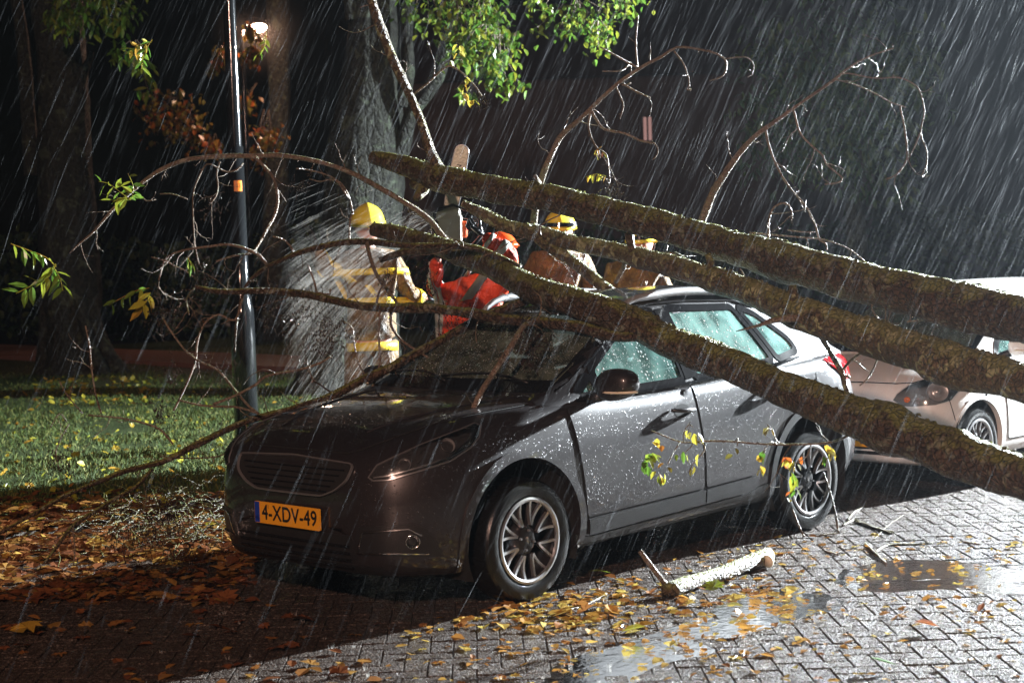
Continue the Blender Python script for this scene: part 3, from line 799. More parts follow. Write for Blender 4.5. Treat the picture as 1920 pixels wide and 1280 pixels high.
# doors, seams and side trim
D1 = rounded([(-.335, .958), (-.352, .87), (-.40, .60), (-.43, .375), (-1.448, .402), (-1.44, .6), (-1.38, 1.002)], .02, 2)
D2 = rounded([(-1.392, 1.003), (-1.452, .6), (-1.46, .402), (-1.94, .42), (-2.03, .47), (-2.16, .68), (-2.29, .82), (-2.33, .90), (-2.33, 1.052)], .03, 3)
for s in (1, -1):
    for D, nm in ((D1, 'front_door'), (D2, 'rear_door')):
        K.strip('door_seam', D, 'y', .016, M['seam'], off=.0025, sign=s, step=.02)
        d = K.pat(nm, inset(D, .0045), 'y', M['paint'], off=.006, thick=.006, sign=s, step=.04)
        hx, hz = (-1.265, .868) if nm == 'front_door' else (-2.12, .905)
        K.pat('handle_cup', [(hx+.07*math.cos(t), hz-.004+.038*math.sin(t)) for t in np.linspace(0, 2*math.pi, 16, endpoint=False)], 'y', M['inside'], parent=d, off=.0075, thick=.0, sign=s, rim=False)
        y0 = K.proj('y', (hx, hz), s)[0].y
        Pn = [(hx+.105-.21*t, y0+s*(.012+.034*math.sin(math.pi*min(1, max(0, t)))**.5), hz+.008-.014*t) for t in np.linspace(0, 1, 12)]
        Vh, Fh = tube(Pn, [.009+.007*math.sin(math.pi*t) for t in np.linspace(0, 1, 12)], 10)
        mk('door_handle', Vh, Fh, M['paint'], d)
    K.pat('door_trim', [(-.438, .368), (-.452, .285), (-1.45, .318), (-1.447, .396)], 'y', M['plastic'], off=.014, thick=.016, sign=s, step=.05)
    K.pat('door_trim', [(-1.461, .396), (-1.462, .318), (-1.86, .332), (-1.93, .37), (-1.955, .416)], 'y', M['plastic'], off=.014, thick=.016, sign=s, step=.05)
    K.pat('sill', [(-.34, .30), (-.36, .215), (-2.14, .25), (-2.135, .36), (-1.97, .345), (-1.88, .318), (-.46, .272)], 'y', M['plastic'], off=.006, thick=.02, sign=s, step=.05)
    for ax, az, rr in AR:
        ring = arc(ax, az, rr+.05, -22, 202, 34)+arc(ax, az, rr, 202, -22, 34)
        K.pat('wheel_arch_trim', ring, 'y', M['plastic'] if ax < -1 else M['paint'], off=.012, thick=.05, sign=s, step=.035)
    K.strip('fender_seam', [(.40, .24), (.44, .36), (.43, .5)], 'y', .008, M['seam'], off=.003, sign=s, closed=False)
    K.pat('fuel_flap' if s < 0 else 'rear_panel', rounded([(-2.62, .98), (-2.62, .86), (-2.75, .86), (-2.75, .98)], .02, 3), 'y', M['paint'], off=.002, thick=.004, sign=s)
    K.pat('tail_light', rounded([(-2.74, 1.045), (-2.93, 1.065), (-3.14, 1.06), (-3.20, .97), (-3.1, .90), (-2.97, .91), (-2.88, .975)], .02, 3), 'y', M['red_lens'], off=.008, thick=.02, sign=s, bulge=.01, step=.04)
# wheel wells and wheels
for ax, az, rr in AR: wheel_well(K, ax, az, rr, .5, .845)
for x in (0, -2.54):
    for s in (1, -1): wheel(car1, (x, s*.85, .318), s, .318, .226, 'a')
# bonnet
HB = [(.775, -.36), (.785, 0), (.775, .36), (.745, .44), (.66, .52), (.5, .585), (.2, .64), (-.1, .69), (-.24, .715), (-.285, .4), (-.30, 0), (-.285, -.4), (-.24, -.715), (-.1, -.69), (.2, -.64), (.5, -.585), (.66, -.52), (.745, -.44)]
K.strip('bonnet_seam', HB, 'z', .014, M['seam'], off=.0025, step=.03)
K.pat('bonnet', inset(HB, .005), 'z', M['paint'], off=.0065, thick=.008, step=.05)
for s in (1, -1):
    K.strip('bonnet_crease', [(.62, s*.33), (.3, s*.43), (0, s*.50), (-.22, s*.55)], 'z', .03, M['paint'], off=.007, h=.007, closed=False, step=.04)
K.pat('cowl_panel', [(-.27, -.70), (-.315, -.4), (-.325, 0), (-.315, .4), (-.27, .70), (-.37, .68), (-.40, 0), (-.37, -.68)], 'z', M['plastic'], off=.004, thick=.01, bvh=None)
for y0_, y1_ in ((.55, -.12), (-.05, -.62)):
    W_ = [K.proj('x', (y0_+(y1_-y0_)*t, 1.072+.03*math.sin(t*3.1)+.02*t), 1, gbvh) for t in np.linspace(0, 1, 9)]
    Vw, Fw = tube([h[0]+h[1]*.014 for h in W_ if h], .006, 6); mk('wiper', Vw, Fw, M['plastic'], car1)
# grille
GR = rounded([(-.455, .772), (-.44, .70), (-.36, .645), (-.26, .612), (.26, .612), (.36, .645), (.44, .70), (.455, .772), (0, .79)], .03, 3)
gr_ = K.pat('grille', GR, 'x', M['inside'], off=.003, thick=.004, step=.05)
K.strip('grille_surround', GR, 'x', .011, M['dull_chrome'], parent=gr_, off=.006, h=.012)
for z in (.635, .662, .689, .716, .743):
    w_ = .27+(z-.612)*1.0; w_ = min(w_, .425)
    K.strip('grille_bar', [(-w_, z), (w_, z)], 'x', .008, M['trim'], parent=gr_, off=.004, h=.006, closed=False, step=.06)
K.pat('bumper_intake', rounded([(-.46, .43), (-.50, .24), (.50, .24), (.46, .43)], .03, 3), 'x', M['plastic'], off=.002, thick=.004)
for z in (.27, .305, .34, .375): K.strip('intake_bar', [(-.44, z), (.44, z)], 'x', .012, M['trim'], off=.004, h=.008, closed=False, step=.06)
K.pat('bumper_skirt', [(-.60, .285), (-.62, .235), (.62, .235), (.60, .285)], 'x', M['plastic'], off=.006, thick=.01)
number_plate(K, (.893, 0.012, .497), '4-XDV-49', .0)
# head lamps and fog lamps: outlines lie on the shell, the far side is the mirror image
HLP = [(692, 895), (708, 873), (737, 859), (790, 835), (862, 807), (890, 795), (901, 800), (897, 820), (881, 839), (844, 864), (790, 882), (728, 900), (700, 901)]
def on_shell(Ppx, car=K): 
    out = []
    for u, v in Ppx:
        h = car.hit(CAM-car.off, ray(u, v)); out.append(h[0] if h else None)
    return [p for p in out if p is not None]
def mirror_obj(o, car):
    for ob in [o]+list(o.children):
        me = ob.data.copy(); loc = Vector((0, 0, 0)); q = ob
        c = ob.copy(); c.data = me; col.objects.link(c)
        for v in me.vertices: v.co.y = -v.co.y
        me.flip_normals()
        if ob is not o: c.parent = cmap
        else: cmap = c
    return cmap
HF = resample(HLP, 8)
hl = K.pat('headlight', HLP, None, M['lamp_inner'], off=.002, thick=.01, step=9, pxy=True)
def orb(name, c, r, m, parent, sx=1, sy=1, sz=1, n=14):
    V = []; F = []
    for i in range(n+1):
        th = math.pi*i/n
        for k in range(2*n):
            a = math.pi*k/n; V.append((c[0]+r*sx*math.sin(th)*math.cos(a), c[1]+r*sy*math.sin(th)*math.sin(a), c[2]+r*sz*math.cos(th)))
    for i in range(n):
        for k in range(2*n):
            k2 = (k+1) % (2*n); F.append((i*2*n+k, (i+1)*2*n+k, (i+1)*2*n+k2, i*2*n+k2))
    return mk(name, V, F, m, parent)
for (u, v, r) in ((838, 836, .038), (758, 872, .032)):
    h = K.hit(CAM, ray(u, v)); 
    nrm = h[1]; cc = h[0]-nrm*.012
    q = nrm.to_track_quat('Y', 'Z').to_matrix()
    Vr, Fr = lathe([(r, .02), (r*.96, .012), (r*.7, -.006), (r*.3, -.012), (r*.3, .004), (.0005, .008)], 24)
    mk('lamp_reflector', [cc+nrm*.006+(q @ Vector(x)) for x in Vr], Fr, M['rail'], hl)
K.strip('running_light', [(702, 896), (728, 892), (780, 878), (836, 860), (876, 832), (891, 806)], None, .010, M['dull_chrome'], parent=hl, off=.006, h=.006, closed=False, step=6, pxy=True)
K.strip('lamp_bezel', HLP, None, .010, M['dull_chrome'], parent=hl, off=.004, h=.006, step=8, pxy=True)
K.pat('lamp_lens', [tuple(p) for p in inset(HLP, 1)], None, M['lens'], parent=hl, off=.012, thick=0, step=9, pxy=True, bulge=.016)
mirror_obj(hl, K)
FG = [(655, 1040), (672, 988), (775, 981), (800, 990), (830, 1033), (832, 1042)]
fg = K.pat('fog_lamp_surround', FG, None, M['plastic'], off=.004, thick=.01, step=9, pxy=True)
K.strip('fog_lamp_trim', [(803, 1037), (672, 1036), (681, 998), (766, 991), (790, 1003)], None, .008, M['chrome'], parent=fg, off=.008, h=.006, closed=False, step=6, pxy=True)
h = K.hit(CAM, ray(773, 1014)); q = h[1].to_track_quat('Y', 'Z').to_matrix()
Vr, Fr = lathe([(.036, .004), (.036, .018), (.032, .018), (.026, .006), (.008, -.004), (.0005, -.004)], 24)
mk('fog_lamp', [h[0]+(q @ Vector(x)) for x in Vr], Fr, M['chrome'], fg)
Vr, Fr = lathe([(.034, .015), (.026, .021), (.012, .024), (.0005, .025)], 24)
mk('fog_lamp_glass', [h[0]+(q @ Vector(x)) for x in Vr], Fr, M['lens'], fg)
mirror_obj(fg, K)
# door mirrors
def mirror(car, c, s, m, sx=.075, sy=.125, sz=.085):
    V = []; F = []; n = 14; cc = Vector(c)+car.off
    for i in range(n+1):
        th = math.pi*i/n
        for k in range(2*n):
            a = math.pi*k/n
            x, y, z = math.sin(th)*math.cos(a), math.cos(th), math.sin(th)*math.sin(a)
            x = math.copysign(abs(x)**.8, x); z = math.copysign(abs(z)**.85, z); y = math.copysign(abs(y)**.85, y)
            x = max(x, -.45)
            V.append(cc+Vector((x*sx*1.2, y*sy, z*sz*(1-.12*y*s)+.012*y*s)))
    for i in range(n):
        for k in range(2*n):
            k2 = (k+1) % (2*n); F.append((i*2*n+k, (i+1)*2*n+k, (i+1)*2*n+k2, i*2*n+k2))
    V, F = orient(V, F)
    o = mk('door_mirror', V, F, m, car.root, autos=40)
    g = Geo(); g.add(*tube([cc+Vector((.0, -s*.09, -.055)), cc+Vector((.01, -s*.15, -.075)), cc+Vector((.02, -s*.19, -.085))], [.03, .028, .03], 10)); g.build('mirror_arm', M['plastic'], o)
    P = [(a, b) for a, b in ((sy*.86*math.cos(t), sz*.82*math.sin(t)) for t in np.linspace(0, 2*math.pi, 24, endpoint=False))]
    mk('mirror_glass', [cc+Vector((-.55*sx-.002, p[0], p[1]+.002)) for p in P], [tuple(range(24))], M['chrome'], o, smooth=False)
    Vt, Ft = tube([cc+Vector((sx*1.08*math.cos(t), s*sy*.97*math.sin(t), -sz*.42)) for t in np.linspace(-.3, 1.75, 12)], .007, 6); mk('indicator_strip', Vt, Ft, M['wood_pale'], o)
mirror(K, (-.545, 1.0, 1.075), 1, M['paint']); mirror(K, (-.56, -.915, 1.06), -1, M['paint'], .075, .07, .07)
# roof rails
for s in (1, -1):
    def ry(x): return K.proj('z', (x, s*.545), 1, gbvh)[0].z
    xs = np.linspace(-1.08, -2.75, 26)
    Pr = [(x, s*(.553-.02*((x+1.9)/.85)**2), ry(x)+.045*min(1, ((1-((x+1.915)/.835)**2)*3.2))**.6 if abs((x+1.915)/.835) < 1 else ry(x)) for x in xs]
    Vt, Ft = tube(Pr, [.013+.012*min(1, 6*min(i, 25-i)/25) for i in range(26)], 10); mk('roof_rail', Vt, Ft, M['rail'], car1)
# inside
seats(K, (-1.25,), .62, M['seat']); seats(K, (-2.05,), .66, M['seat'], ys=(.38, 0, -.38), s=.72)
g = Geo(); g.box((-.62, 0, .93), (.42, 1.35, .12)); g.box((-.74, -.0, .80), (.18, 1.35, .2)); d = g.build('dashboard', M['dash'], car1, smooth=False)
bv = d.modifiers.new('b', 'BEVEL'); bv.width = .03; bv.segments = 2
Vt, Ft = tube([Vector((-.86+.09*math.sin(t)*0-.06*math.sin(t), .36+.18*math.cos(t), .95+.17*math.sin(t))) for t in np.linspace(0, 2*math.pi, 33)], .014, 8, cap=False); mk('steering_wheel', Vt, Ft, M['dash'], car1)
orb('rear_view_mirror', (-.99, 0, 1.36), .05, M['trim'], car1, .3, 2.2, .7, 8)

# ---- the white car behind
car2 = thing('parked_car', 'small white car parked behind the dark grey car, front facing the viewer', 'car', (-5.9, 0.02, 0))
Q = Car(car2, (-4.71, 0.02, 0))
T = [(.528, .28, .30, .34, .45, .31, .57, .2, .60, .61), (.520, .46, .23, .54, .45, .50, .62, .34, .655, .66), (.498, .57, .20, .65, .45, .61, .66, .44, .695, .705), (.43, .655, .18, .735, .46, .69, .71, .5, .755, .77),
     (.30, .72, .17, .785, .5, .735, .765, .54, .81, .83), (.10, .76, .17, .812, .52, .765, .82, .58, .87, .89), (-.12, .775, .17, .82, .54, .78, .86, .6, .915, .935), (-.3, .775, .17, .82, .55, .785, .875, .62, .89, .90), (-.6, .775, .17, .82, .55, .79, .885, .62, .89, .89),
     (-1.5, .775, .18, .82, .57, .795, .92, .62, .92, .92), (-2.3, .775, .2, .822, .58, .79, .95, .62, .95, .95), (-2.8, .74, .25, .79, .58, .75, .96, .56, .97, .97), (-2.96, .66, .3, .71, .56, .65, .9, .4, .92, .92), (-3.01, .5, .4, .55, .55, .45, .7, .3, .72, .73)]
f3 = tabf(T)
V, F = loft(spread(.528, -3.01, .05, [.525, .522, .518, .512, .505, .495, .48, .465]), body_section(f3), 44); V, F = Q.shell(V, F)
AR2 = [(.0, .30, .325), (-2.42, .30, .325)]
F = arch_cut(V, F, AR2, .42)
mk('body', [v+Q.off for v in V], F, M['white_paint'], car2)
T = [(-.05, .93, .72, .90, .76, .88), (-.2, 1.0, .72, .94, .78, .885), (-.45, 1.13, .69, 1.05, .79, .89), (-.75, 1.29, .63, 1.20, .792, .90), (-.95, 1.375, .60, 1.30, .793, .905), (-1.15, 1.42, .585, 1.35, .795, .91), (-1.5, 1.44, .58, 1.37, .795, .92), (-2.2, 1.43, .57, 1.35, .79, .95),
     (-2.6, 1.39, .55, 1.3, .77, .955), (-2.8, 1.25, .53, 1.15, .73, .96), (-2.9, 1.0, .5, .98, .66, .95)]
f4 = tabf(T); V, F = loft(spread(-.05, -2.9, .035), top_section(f4), 40); V, F = orient(V, F); g2 = BVHTree.FromPolygons(V, F)
G2 = [[(-.33, .915), (-1.3, .945), (-1.3, 1.32), (-.98, 1.29), (-.75, 1.185), (-.42, .985)], [(-1.38, .95), (-2.3, .98), (-2.2, 1.29), (-1.38, 1.32)]]
WS2 = [(-.66, .955), (.66, .955), (.60, 1.15), (.535, 1.34), (0, 1.375), (-.535, 1.34), (-.60, 1.15)]
def hole2(c): return (any(in_poly(c.x, c.z, P) for P in G2) and abs(c.y) > f4(c.x)[1]-.02) or (c.x > -1.1 and in_poly(c.y, c.z, WS2))
mk('roof', [v+Q.off for v in V], cut_glass(V, F, hole2, f4), M['white_paint'], car2)
for s in (1, -1):
    for P in G2:
        P = rounded(P, .03, 3)
        Q.pat('window_frame', inset(P, -.022), 'y', M['trim'], off=.004, sign=s, hole=inset(P, .012), step=.06, bvh=g2)
        Q.pat('window', inset(P, .004), 'y', M['side_glass'], off=-.002, thick=0, sign=s, step=.1, bvh=g2)
    D = rounded([(-.34, .86), (-.40, .5), (-.42, .30), (-1.28, .30), (-1.34, .60), (-1.34, .90)], .03, 3)
    Q.strip('door_seam', D, 'y', .012, M['seam'], off=.0025, sign=s, step=.03)
    Q.pat('front_door', inset(D, .004), 'y', M['white_paint'], off=.005, thick=.005, sign=s, step=.06)
    mirror(Q, (-.42, s*.93, .985), s, M['white_paint'], .06, .10, .075)
    for ax, az, rr in AR2:
        Q.pat('wheel_arch_trim', arc(ax, az, rr+.03, -24, 204, 26)+arc(ax, az, rr, 204, -24, 26), 'y', M['white_paint'], off=.006, thick=.04, sign=s, step=.05)
    Q.strip('bumper_seam', [(.30, .50), (.33, .60), (.34, .66)], 'y', .008, M['seam'], off=.003, sign=s, closed=False)
Q.pat('windscreen_edge', inset(WS2, -.015), 'x', M['trim'], off=.002, hole=inset(WS2, .03), step=.06, bvh=g2)
Q.pat('windscreen', inset(WS2, .012), 'x', M['windscreen'], off=0, thick=0, step=.12, bvh=g2)
for ax, az, rr in AR2: wheel_well(Q, ax, az, rr, .45, .80)
for x in (0, -2.42):
    for s in (1, -1): wheel(car2, (Q.off.x+x, Q.off.y+s*.805, .288), s, .288, .205, 'b', tw=.18)
HB2 = [(.43, -.40), (.445, 0), (.43, .40), (.40, .52), (.3, .62), (.05, .70), (-.10, .73), (-.17, .4), (-.19, 0), (-.17, -.4), (-.10, -.73), (.05, -.70), (.3, -.62), (.40, -.52)]
Q.strip('bonnet_seam', HB2, 'z', .016, M['seam'], off=.0025)
Q.pat('bonnet', inset(HB2, .005), 'z', M['white_paint'], off=.006, thick=.008, step=.06)
HL2 = [(1675, 750), (1682, 739), (1705, 723), (1736, 712), (1771, 707), (1799, 716), (1797, 732), (1783, 750), (1754, 759), (1710, 762), (1691, 761)]
h2 = Q.pat('headlight', HL2, None, M['lamp_bowl'], off=.003, thick=.01, step=7, pxy=True)
for (u, v, r, mm) in ((1757, 735, .085, 'rail'), (1702, 750, .026, 'orange_lens')):
    h = Q.hit(CAM-Q.off, ray(u, v)); q = h[1].to_track_quat('Y', 'Z').to_matrix()
    Vr, Fr = lathe([(r, .012), (r*.93, .010), (r*.7, .005), (r*.35, .004), (r*.3, .016), (.0005, .02)], 26)
    mk('lamp_reflector', [h[0]+Q.off+(q @ Vector((x[0]*.92, x[1], x[2]*.8))) for x in Vr], Fr, M[mm], h2)
Q.pat('lamp_lens', HL2, None, M['lens'], parent=h2, off=.014, thick=0, step=7, pxy=True, bulge=.02)
mirror_obj(h2, Q)
IN = rounded([(-.60, .50), (-.62, .36), (-.50, .255), (.50, .255), (.62, .36), (.60, .50)], .05, 4)
it = Q.pat('bumper_intake', IN, 'x', M['plastic'], off=.004, thick=.01, step=.06)
Q.pat('bumper_panel', rounded([(-.55, .47), (-.565, .40), (.565, .40), (.55, .47)], .03, 3), 'x', M['white_paint'], off=.012, thick=.012, step=.06)
for z in (.288, .322): Q.strip('intake_bar', [(-.46, z), (.46, z)], 'x', .014, M['white_paint'], off=.012, h=.008, closed=False, step=.06)
number_plate(Q, (.548, 0.0, .365), 'SK-460-D', .0, front=False)
seats(Q, (-1.2,), .52, M['seat'], ys=(.33, -.33), s=.9)
g = Geo(); g.box((-4.71-.5, 0, .83), (.42, 1.3, .12)); g.build('dashboard', M['dash'], car2, smooth=False)
# ------------------------------------------------------------------ fallen limbs with their branches
def px_path(P, step=.05):
    """(u, v, depth, radius in px) control points -> 3-D points and radii"""
    C3 = []
    for u, v, d, r in P:
        p = at(u, v, d); C3.append((p.x, p.y, p.z, r*d/FPX))
    S = spline(C3, step)
    return [Vector(s[:3]) for s in S], [max(.0012, float(s[3])) for s in S]
def wob(P, amp, f, seed):
    return [p+Vector((noise.noise(p*f+Vector((seed, 0, 0))), noise.noise(p*f+Vector((0, seed, 5))), noise.noise(p*f+Vector((9, 5, seed)))))*amp for p in P]
sd = [0]; CURVES = []
def limb(name, P, m, parent, seg=8, step=.06, jit=.12, amp=.006, freq=9, knots=0, taper=True):
    sd[0] += 7; C, rr = px_path(P, step); C = wob(C, amp, 5, sd[0])
    if knots:
        rn = random.Random(sd[0])
        for _ in range(knots):
            k = rn.randrange(2, len(C)-2)
            for q in range(-2, 3): rr[k+q] *= 1+.16*(1-abs(q)/3)*rn.random()
    if name in ('branch', 'twig'): CURVES.append((parent, C, rr))
    V, F = tube(C, rr, seg, True, jit, sd[0], freq)
    return mk(name, V, F, m, parent)
def twigs(parent, L, m, dflt_seg=5, name='twig'):
    for P in L:
        d0, d1, r0_, r1_ = P[0]; Q = P[1:]; n = len(Q)
        limb(name, [(u, v, d0+(d1-d0)*i/(n-1), r0_+(r1_-r0_)*i/(n-1)) for i, (u, v) in enumerate(Q)], m, parent, dflt_seg, .035, .16, .004, 30)
def knot_bits(g, P, rr, n, seed):
    """flaky bark, moss cushions and little stubs along a stem"""
    rn = random.Random(seed)
    for _ in range(n):
        i = rn.randrange(1, len(P)-2); p = P[i]; t = (P[i+1]-P[i]).normalized(); a = rn.uniform(-1.2, 1.2)
        up = Vector((0, 0, 1)); up = (up-t*up.dot(t)).normalized(); s = t.cross(up)
        d = (up*math.cos(a)+s*math.sin(a)); c = p+t*rn.uniform(-.03, .03)+d*rr[i]*.97
        h = rn.uniform(.004, .014); w = rn.uniform(.006, .016); q = t*w*1.6; e = t.cross(d)*w
        g.add([c-q, c+e, c+q, c-e, c+d*h+q*.2, c+d*h*.7+e*.4-q*.3], [(0, 1, 4), (1, 2, 4), (2, 3, 4), (3, 0, 5), (0, 4, 5), (3, 5, 4)])
def trunk(root, P, m, knots, cut_m, seed, seg=22, stubs=()):
    C, rr = px_path(P, .03); C = wob(C, .012, 2.2, seed)
    rn = random.Random(seed)
    for _ in range(knots):
        k = rn.randrange(6, len(C)-6); w = rn.uniform(.12, .3)
        for q in range(-5, 6): rr[k+q] *= 1+w*math.exp(-(q/2.5)**2)*.5
    V, F = tube(C, rr, seg, False, .11, seed, 7)
    st_ = mk('stem', V, F, m, root)
    n = len(C)
    mk('sawn_end', [C[0]+(v-C[0])*.99 for v in V[:seg]]+[C[0]-(C[1]-C[0]).normalized()*.004], [(i, (i+1) % seg, seg) for i in range(seg)], cut_m, st_, smooth=False)
    mk('far_end', [v for v in V[-seg:]], [tuple(range(seg))], cut_m, st_, smooth=False)
    g = Geo(); knot_bits(g, C, rr, int(len(C)*2.2), seed); tag(g.build('bark_flake', m, st_), kind='stuff')
    return st_
B, B2, TW = M['bark'], M['bark2'], M['twig']
# --- upper limb
t1 = thing('fallen_tree', 'uppermost thick mossy tree trunk slanting over both cars from the sawn end', 'fallen tree', tuple(at(1300, 440, 9.7)))
trunk(t1, [(700, 297, 11.6, 13), (760, 312, 11.4, 19), (820, 332, 11.1, 25), (900, 350, 10.9, 24), (1000, 366, 10.6, 25), (1100, 388, 10.3, 26), (1200, 412, 10.0, 29), (1300, 442, 9.7, 30), (1400, 470, 9.4, 33), (1500, 500, 9.1, 36), (1600, 525, 8.9, 38), (1700, 548, 8.7, 40), (1800, 575, 8.5, 42), (1940, 605, 8.2, 44), (2000, 622, 8.1, 45)], B, 8, M['wood'], 11)
limb('branch', [(822, 318, 11.1, 13), (812, 295, 11.1, 10), (797, 255, 11.1, 8.5), (788, 225, 11.1, 8.5), (772, 185, 11.1, 8), (745, 130, 11.0, 9), (722, 75, 11.0, 9), (700, 15, 10.9, 9), (690, -30, 10.9, 9)], B2, t1, 12, knots=4)
limb('branch', [(1000, 425, 10.9, 7), (1005, 380, 10.8, 7), (1016, 335, 10.7, 6.5), (1028, 305, 10.6, 6), (1050, 258, 10.6, 5.5), (1085, 225, 10.5, 5), (1108, 203, 10.5, 4.5), (1150, 165, 10.4, 4), (1195, 130, 10.4, 3.6), (1240, 107, 10.3, 3), (1270, 90, 10.3, 2.6), (1310, 93, 10.3, 2.3), (1345, 102, 10.3, 2.2), (1362, 118, 10.3, 2), (1356, 142, 10.3, 1.8), (1330, 151, 10.3, 1.4)], TW, t1, 8)
limb('branch', [(1313, 425, 9.8, 8), (1332, 375, 9.8, 7.5), (1355, 332, 9.7, 6.5), (1388, 285, 9.7, 5.5), (1420, 252, 9.6, 5), (1450, 230, 9.6, 4), (1500, 195, 9.6, 3.2), (1565, 150, 9.5, 2.8), (1580, 136, 9.5, 2.2), (1610, 115, 9.5, 1.8), (1642, 102, 9.5, 1.6), (1674, 92, 9.5, 1.5), (1672, 84, 9.5, 1.2)], TW, t1, 8)
limb('stub', [(1490, 505, 9.1, 12), (1484, 478, 9.05, 6)], B, t1, 8)
limb('stub', [(775, 345, 11.3, 10), (795, 352, 11.2, 12), (780, 372, 11.1, 8)], B2, t1, 8)
twigs(t1, [
    [(10.4, 10.3, 2.2, 1.4), (1196, 129), (1192, 80), (1196, 30)],
    [(10.4, 10.3, 2.6, 1.6), (1198, 128), (1178, 118), (1150, 102), (1125, 88)],
    [(10.4, 10.3, 2.0, 1.2), (1180, 122), (1165, 133), (1130, 134)],
    [(10.5, 10.4, 3.2, 2.0), (1108, 205), (1120, 225), (1134, 242), (1170, 250), (1200, 263), (1223, 268)],
    [(10.4, 10.4, 1.5, 1.1), (1222, 266), (1232, 275), (1233, 290), (1224, 300)],
    [(10.5, 10.4, 2.4, 1.4), (1109, 205), (1104, 235), (1110, 260), (1122, 282), (1124, 297)],
    [(10.4, 10.3, 1.4, 1.2), (1122, 280), (1138, 290), (1142, 320), (1143, 345), (1136, 334), (1124, 330)],
    [(10.4, 10.4, 2.0, 1.3), (1156, 163), (1165, 185), (1169, 200), (1162, 222)],
    [(10.4, 10.4, 2.2, 1.6), (1168, 157), (1190, 170), (1220, 183)],
    [(10.4, 10.4, 1.5, 1.2), (1165, 159), (1175, 160), (1183, 155)],
    [(10.3, 10.3, 1.8, 1.4), (1264, 96), (1282, 120), (1292, 148), (1293, 165)],
    [(10.3, 10.3, 1.6, 2.4), (1293, 160), (1288, 168), (1297, 169)],
    [(10.3, 10.3, 1.5, 1.0), (1360, 110), (1385, 107), (1403, 108), (1414, 122), (1410, 140), (1402, 145)],
    [(9.5, 9.4, 1.6, 1.2), (1567, 150), (1600, 158), (1640, 175), (1670, 192), (1698, 201)],
    [(9.4, 9.4, 2.2, 1.6), (1688, 200), (1696, 240), (1702, 285), (1698, 305), (1680, 328), (1660, 336)],
    [(9.5, 9.4, 1.7, 1.4), (1577, 141), (1590, 138), (1640, 147), (1683, 146), (1712, 158), (1725, 172), (1733, 210), (1727, 250), (1738, 285), (1736, 312), (1728, 328)],
    [(9.4, 9.4, 1.6, 1.2), (1727, 248), (1716, 275), (1704, 297)],
    [(9.6, 9.5, 2.6, 1.8), (1435, 242), (1442, 275), (1458, 315), (1480, 350), (1510, 385), (1528, 420), (1536, 448), (1548, 455), (1551, 468)],
    [(9.6, 9.5, 2.2, 1.6), (1488, 207), (1500, 248), (1520, 272), (1543, 292), (1550, 308), (1580, 334), (1568, 343), (1547, 345)],
    [(9.4, 9.4, 2.2, 1.4), (1440, 470), (1442, 410), (1452, 388), (1468, 381), (1480, 385), (1486, 402), (1484, 415)],
    [(9.5, 9.3, 1.8, 1.2), (1405, 437), (1440, 440), (1500, 444), (1545, 450), (1590, 465), (1622, 490)],
    [(9.5, 9.4, 1.6, 1.2), (1477, 431), (1500, 434), (1528, 435)],
    [(11.1, 11.0, 2.2, 1.4), (778, 176), (800, 158), (828, 132), (846, 124), (870, 140), (890, 160), (903, 180)],
    [(11.0, 11.0, 1.6, 1.0), (704, 20), (690, 10), (675, 15)],
    [(10.6, 10.5, 5, 4), (1012, 345), (1003, 330)],
    [(8.8, 8.6, 1.8, 1.2), (1640, 560), (1636, 580), (1655, 605), (1672, 612), (1690, 622)],
    [(8.8, 8.6, 1.8, 1.2), (1655, 555), (1660, 580), (1660, 610)],
    [(8.8, 8.6, 1.6, 1.2), (1672, 560), (1668, 590), (1660, 610)],
    [(8.7, 8.6, 1.5, 1.0), (1700, 603), (1735, 600), (1750, 602), (1758, 615)],
    [(8.7, 8.6, 1.4, 1.0), (1708, 565), (1707, 603)],
], TW)
# --- middle limb
t2 = thing('fallen_tree', 'middle lichen-spotted tree limb crossing between the upper and lowest trunks', 'fallen tree', tuple(at(1300, 515, 9.6)))
trunk(t2, [(866, 383, 11.0, 7), (900, 400, 11.0, 11), (950, 425, 10.9, 12), (1000, 437, 10.8, 15), (1060, 452, 10.6, 15), (1130, 466, 10.4, 16), (1200, 483, 10.1, 19), (1270, 502, 9.8, 21), (1340, 525, 9.5, 23), (1420, 553, 9.2, 26), (1500, 588, 8.9, 32), (1580, 615, 8.7, 32), (1660, 640, 8.5, 35), (1740, 668, 8.2, 38), (1800, 688, 8.0, 42), (1870, 702, 7.8, 38), (1950, 725, 7.6, 37), (2000, 740, 7.5, 38)], B2, 7, M['wood_pale'], 23, 20)
limb('branch', [(985, 425, 10.8, 9), (1020, 455, 10.7, 11), (1060, 480, 10.6, 11), (1090, 503, 10.5, 11), (1120, 528, 10.4, 11), (1148, 552, 10.3, 12)], B2, t2, 12, knots=2)
limb('stub', [(1190, 480, 10.1, 8), (1183, 460, 10.1, 8), (1180, 436, 10.1, 9)], B2, t2, 10)
limb('stub', [(1330, 515, 9.5, 9), (1332, 492, 9.5, 7), (1326, 476, 9.5, 6)], B2, t2, 10)
limb('stub', [(1490, 580, 8.9, 13), (1488, 552, 8.9, 9), (1485, 535, 8.9, 7)], B2, t2, 10)
limb('split_spike', [(1530, 602, 8.9, 5), (1495, 596, 8.8, 7.5), (1455, 599, 8.75, 6), (1420, 611, 8.7, 3.2), (1380, 622, 8.65, .7)], TW, t2, 8)
limb('branch', [(1175, 475, 10.3, 5), (1168, 505, 10.4, 5), (1155, 530, 10.5, 4)], TW, t2, 8)
limb('branch', [(1530, 612, 9.0, 4), (1545, 640, 9.0, 5), (1562, 668, 9.1, 5.5), (1578, 695, 9.1, 5.5), (1584, 720, 9.1, 5), (1592, 745, 9.1, 5)], B2, t2, 8)
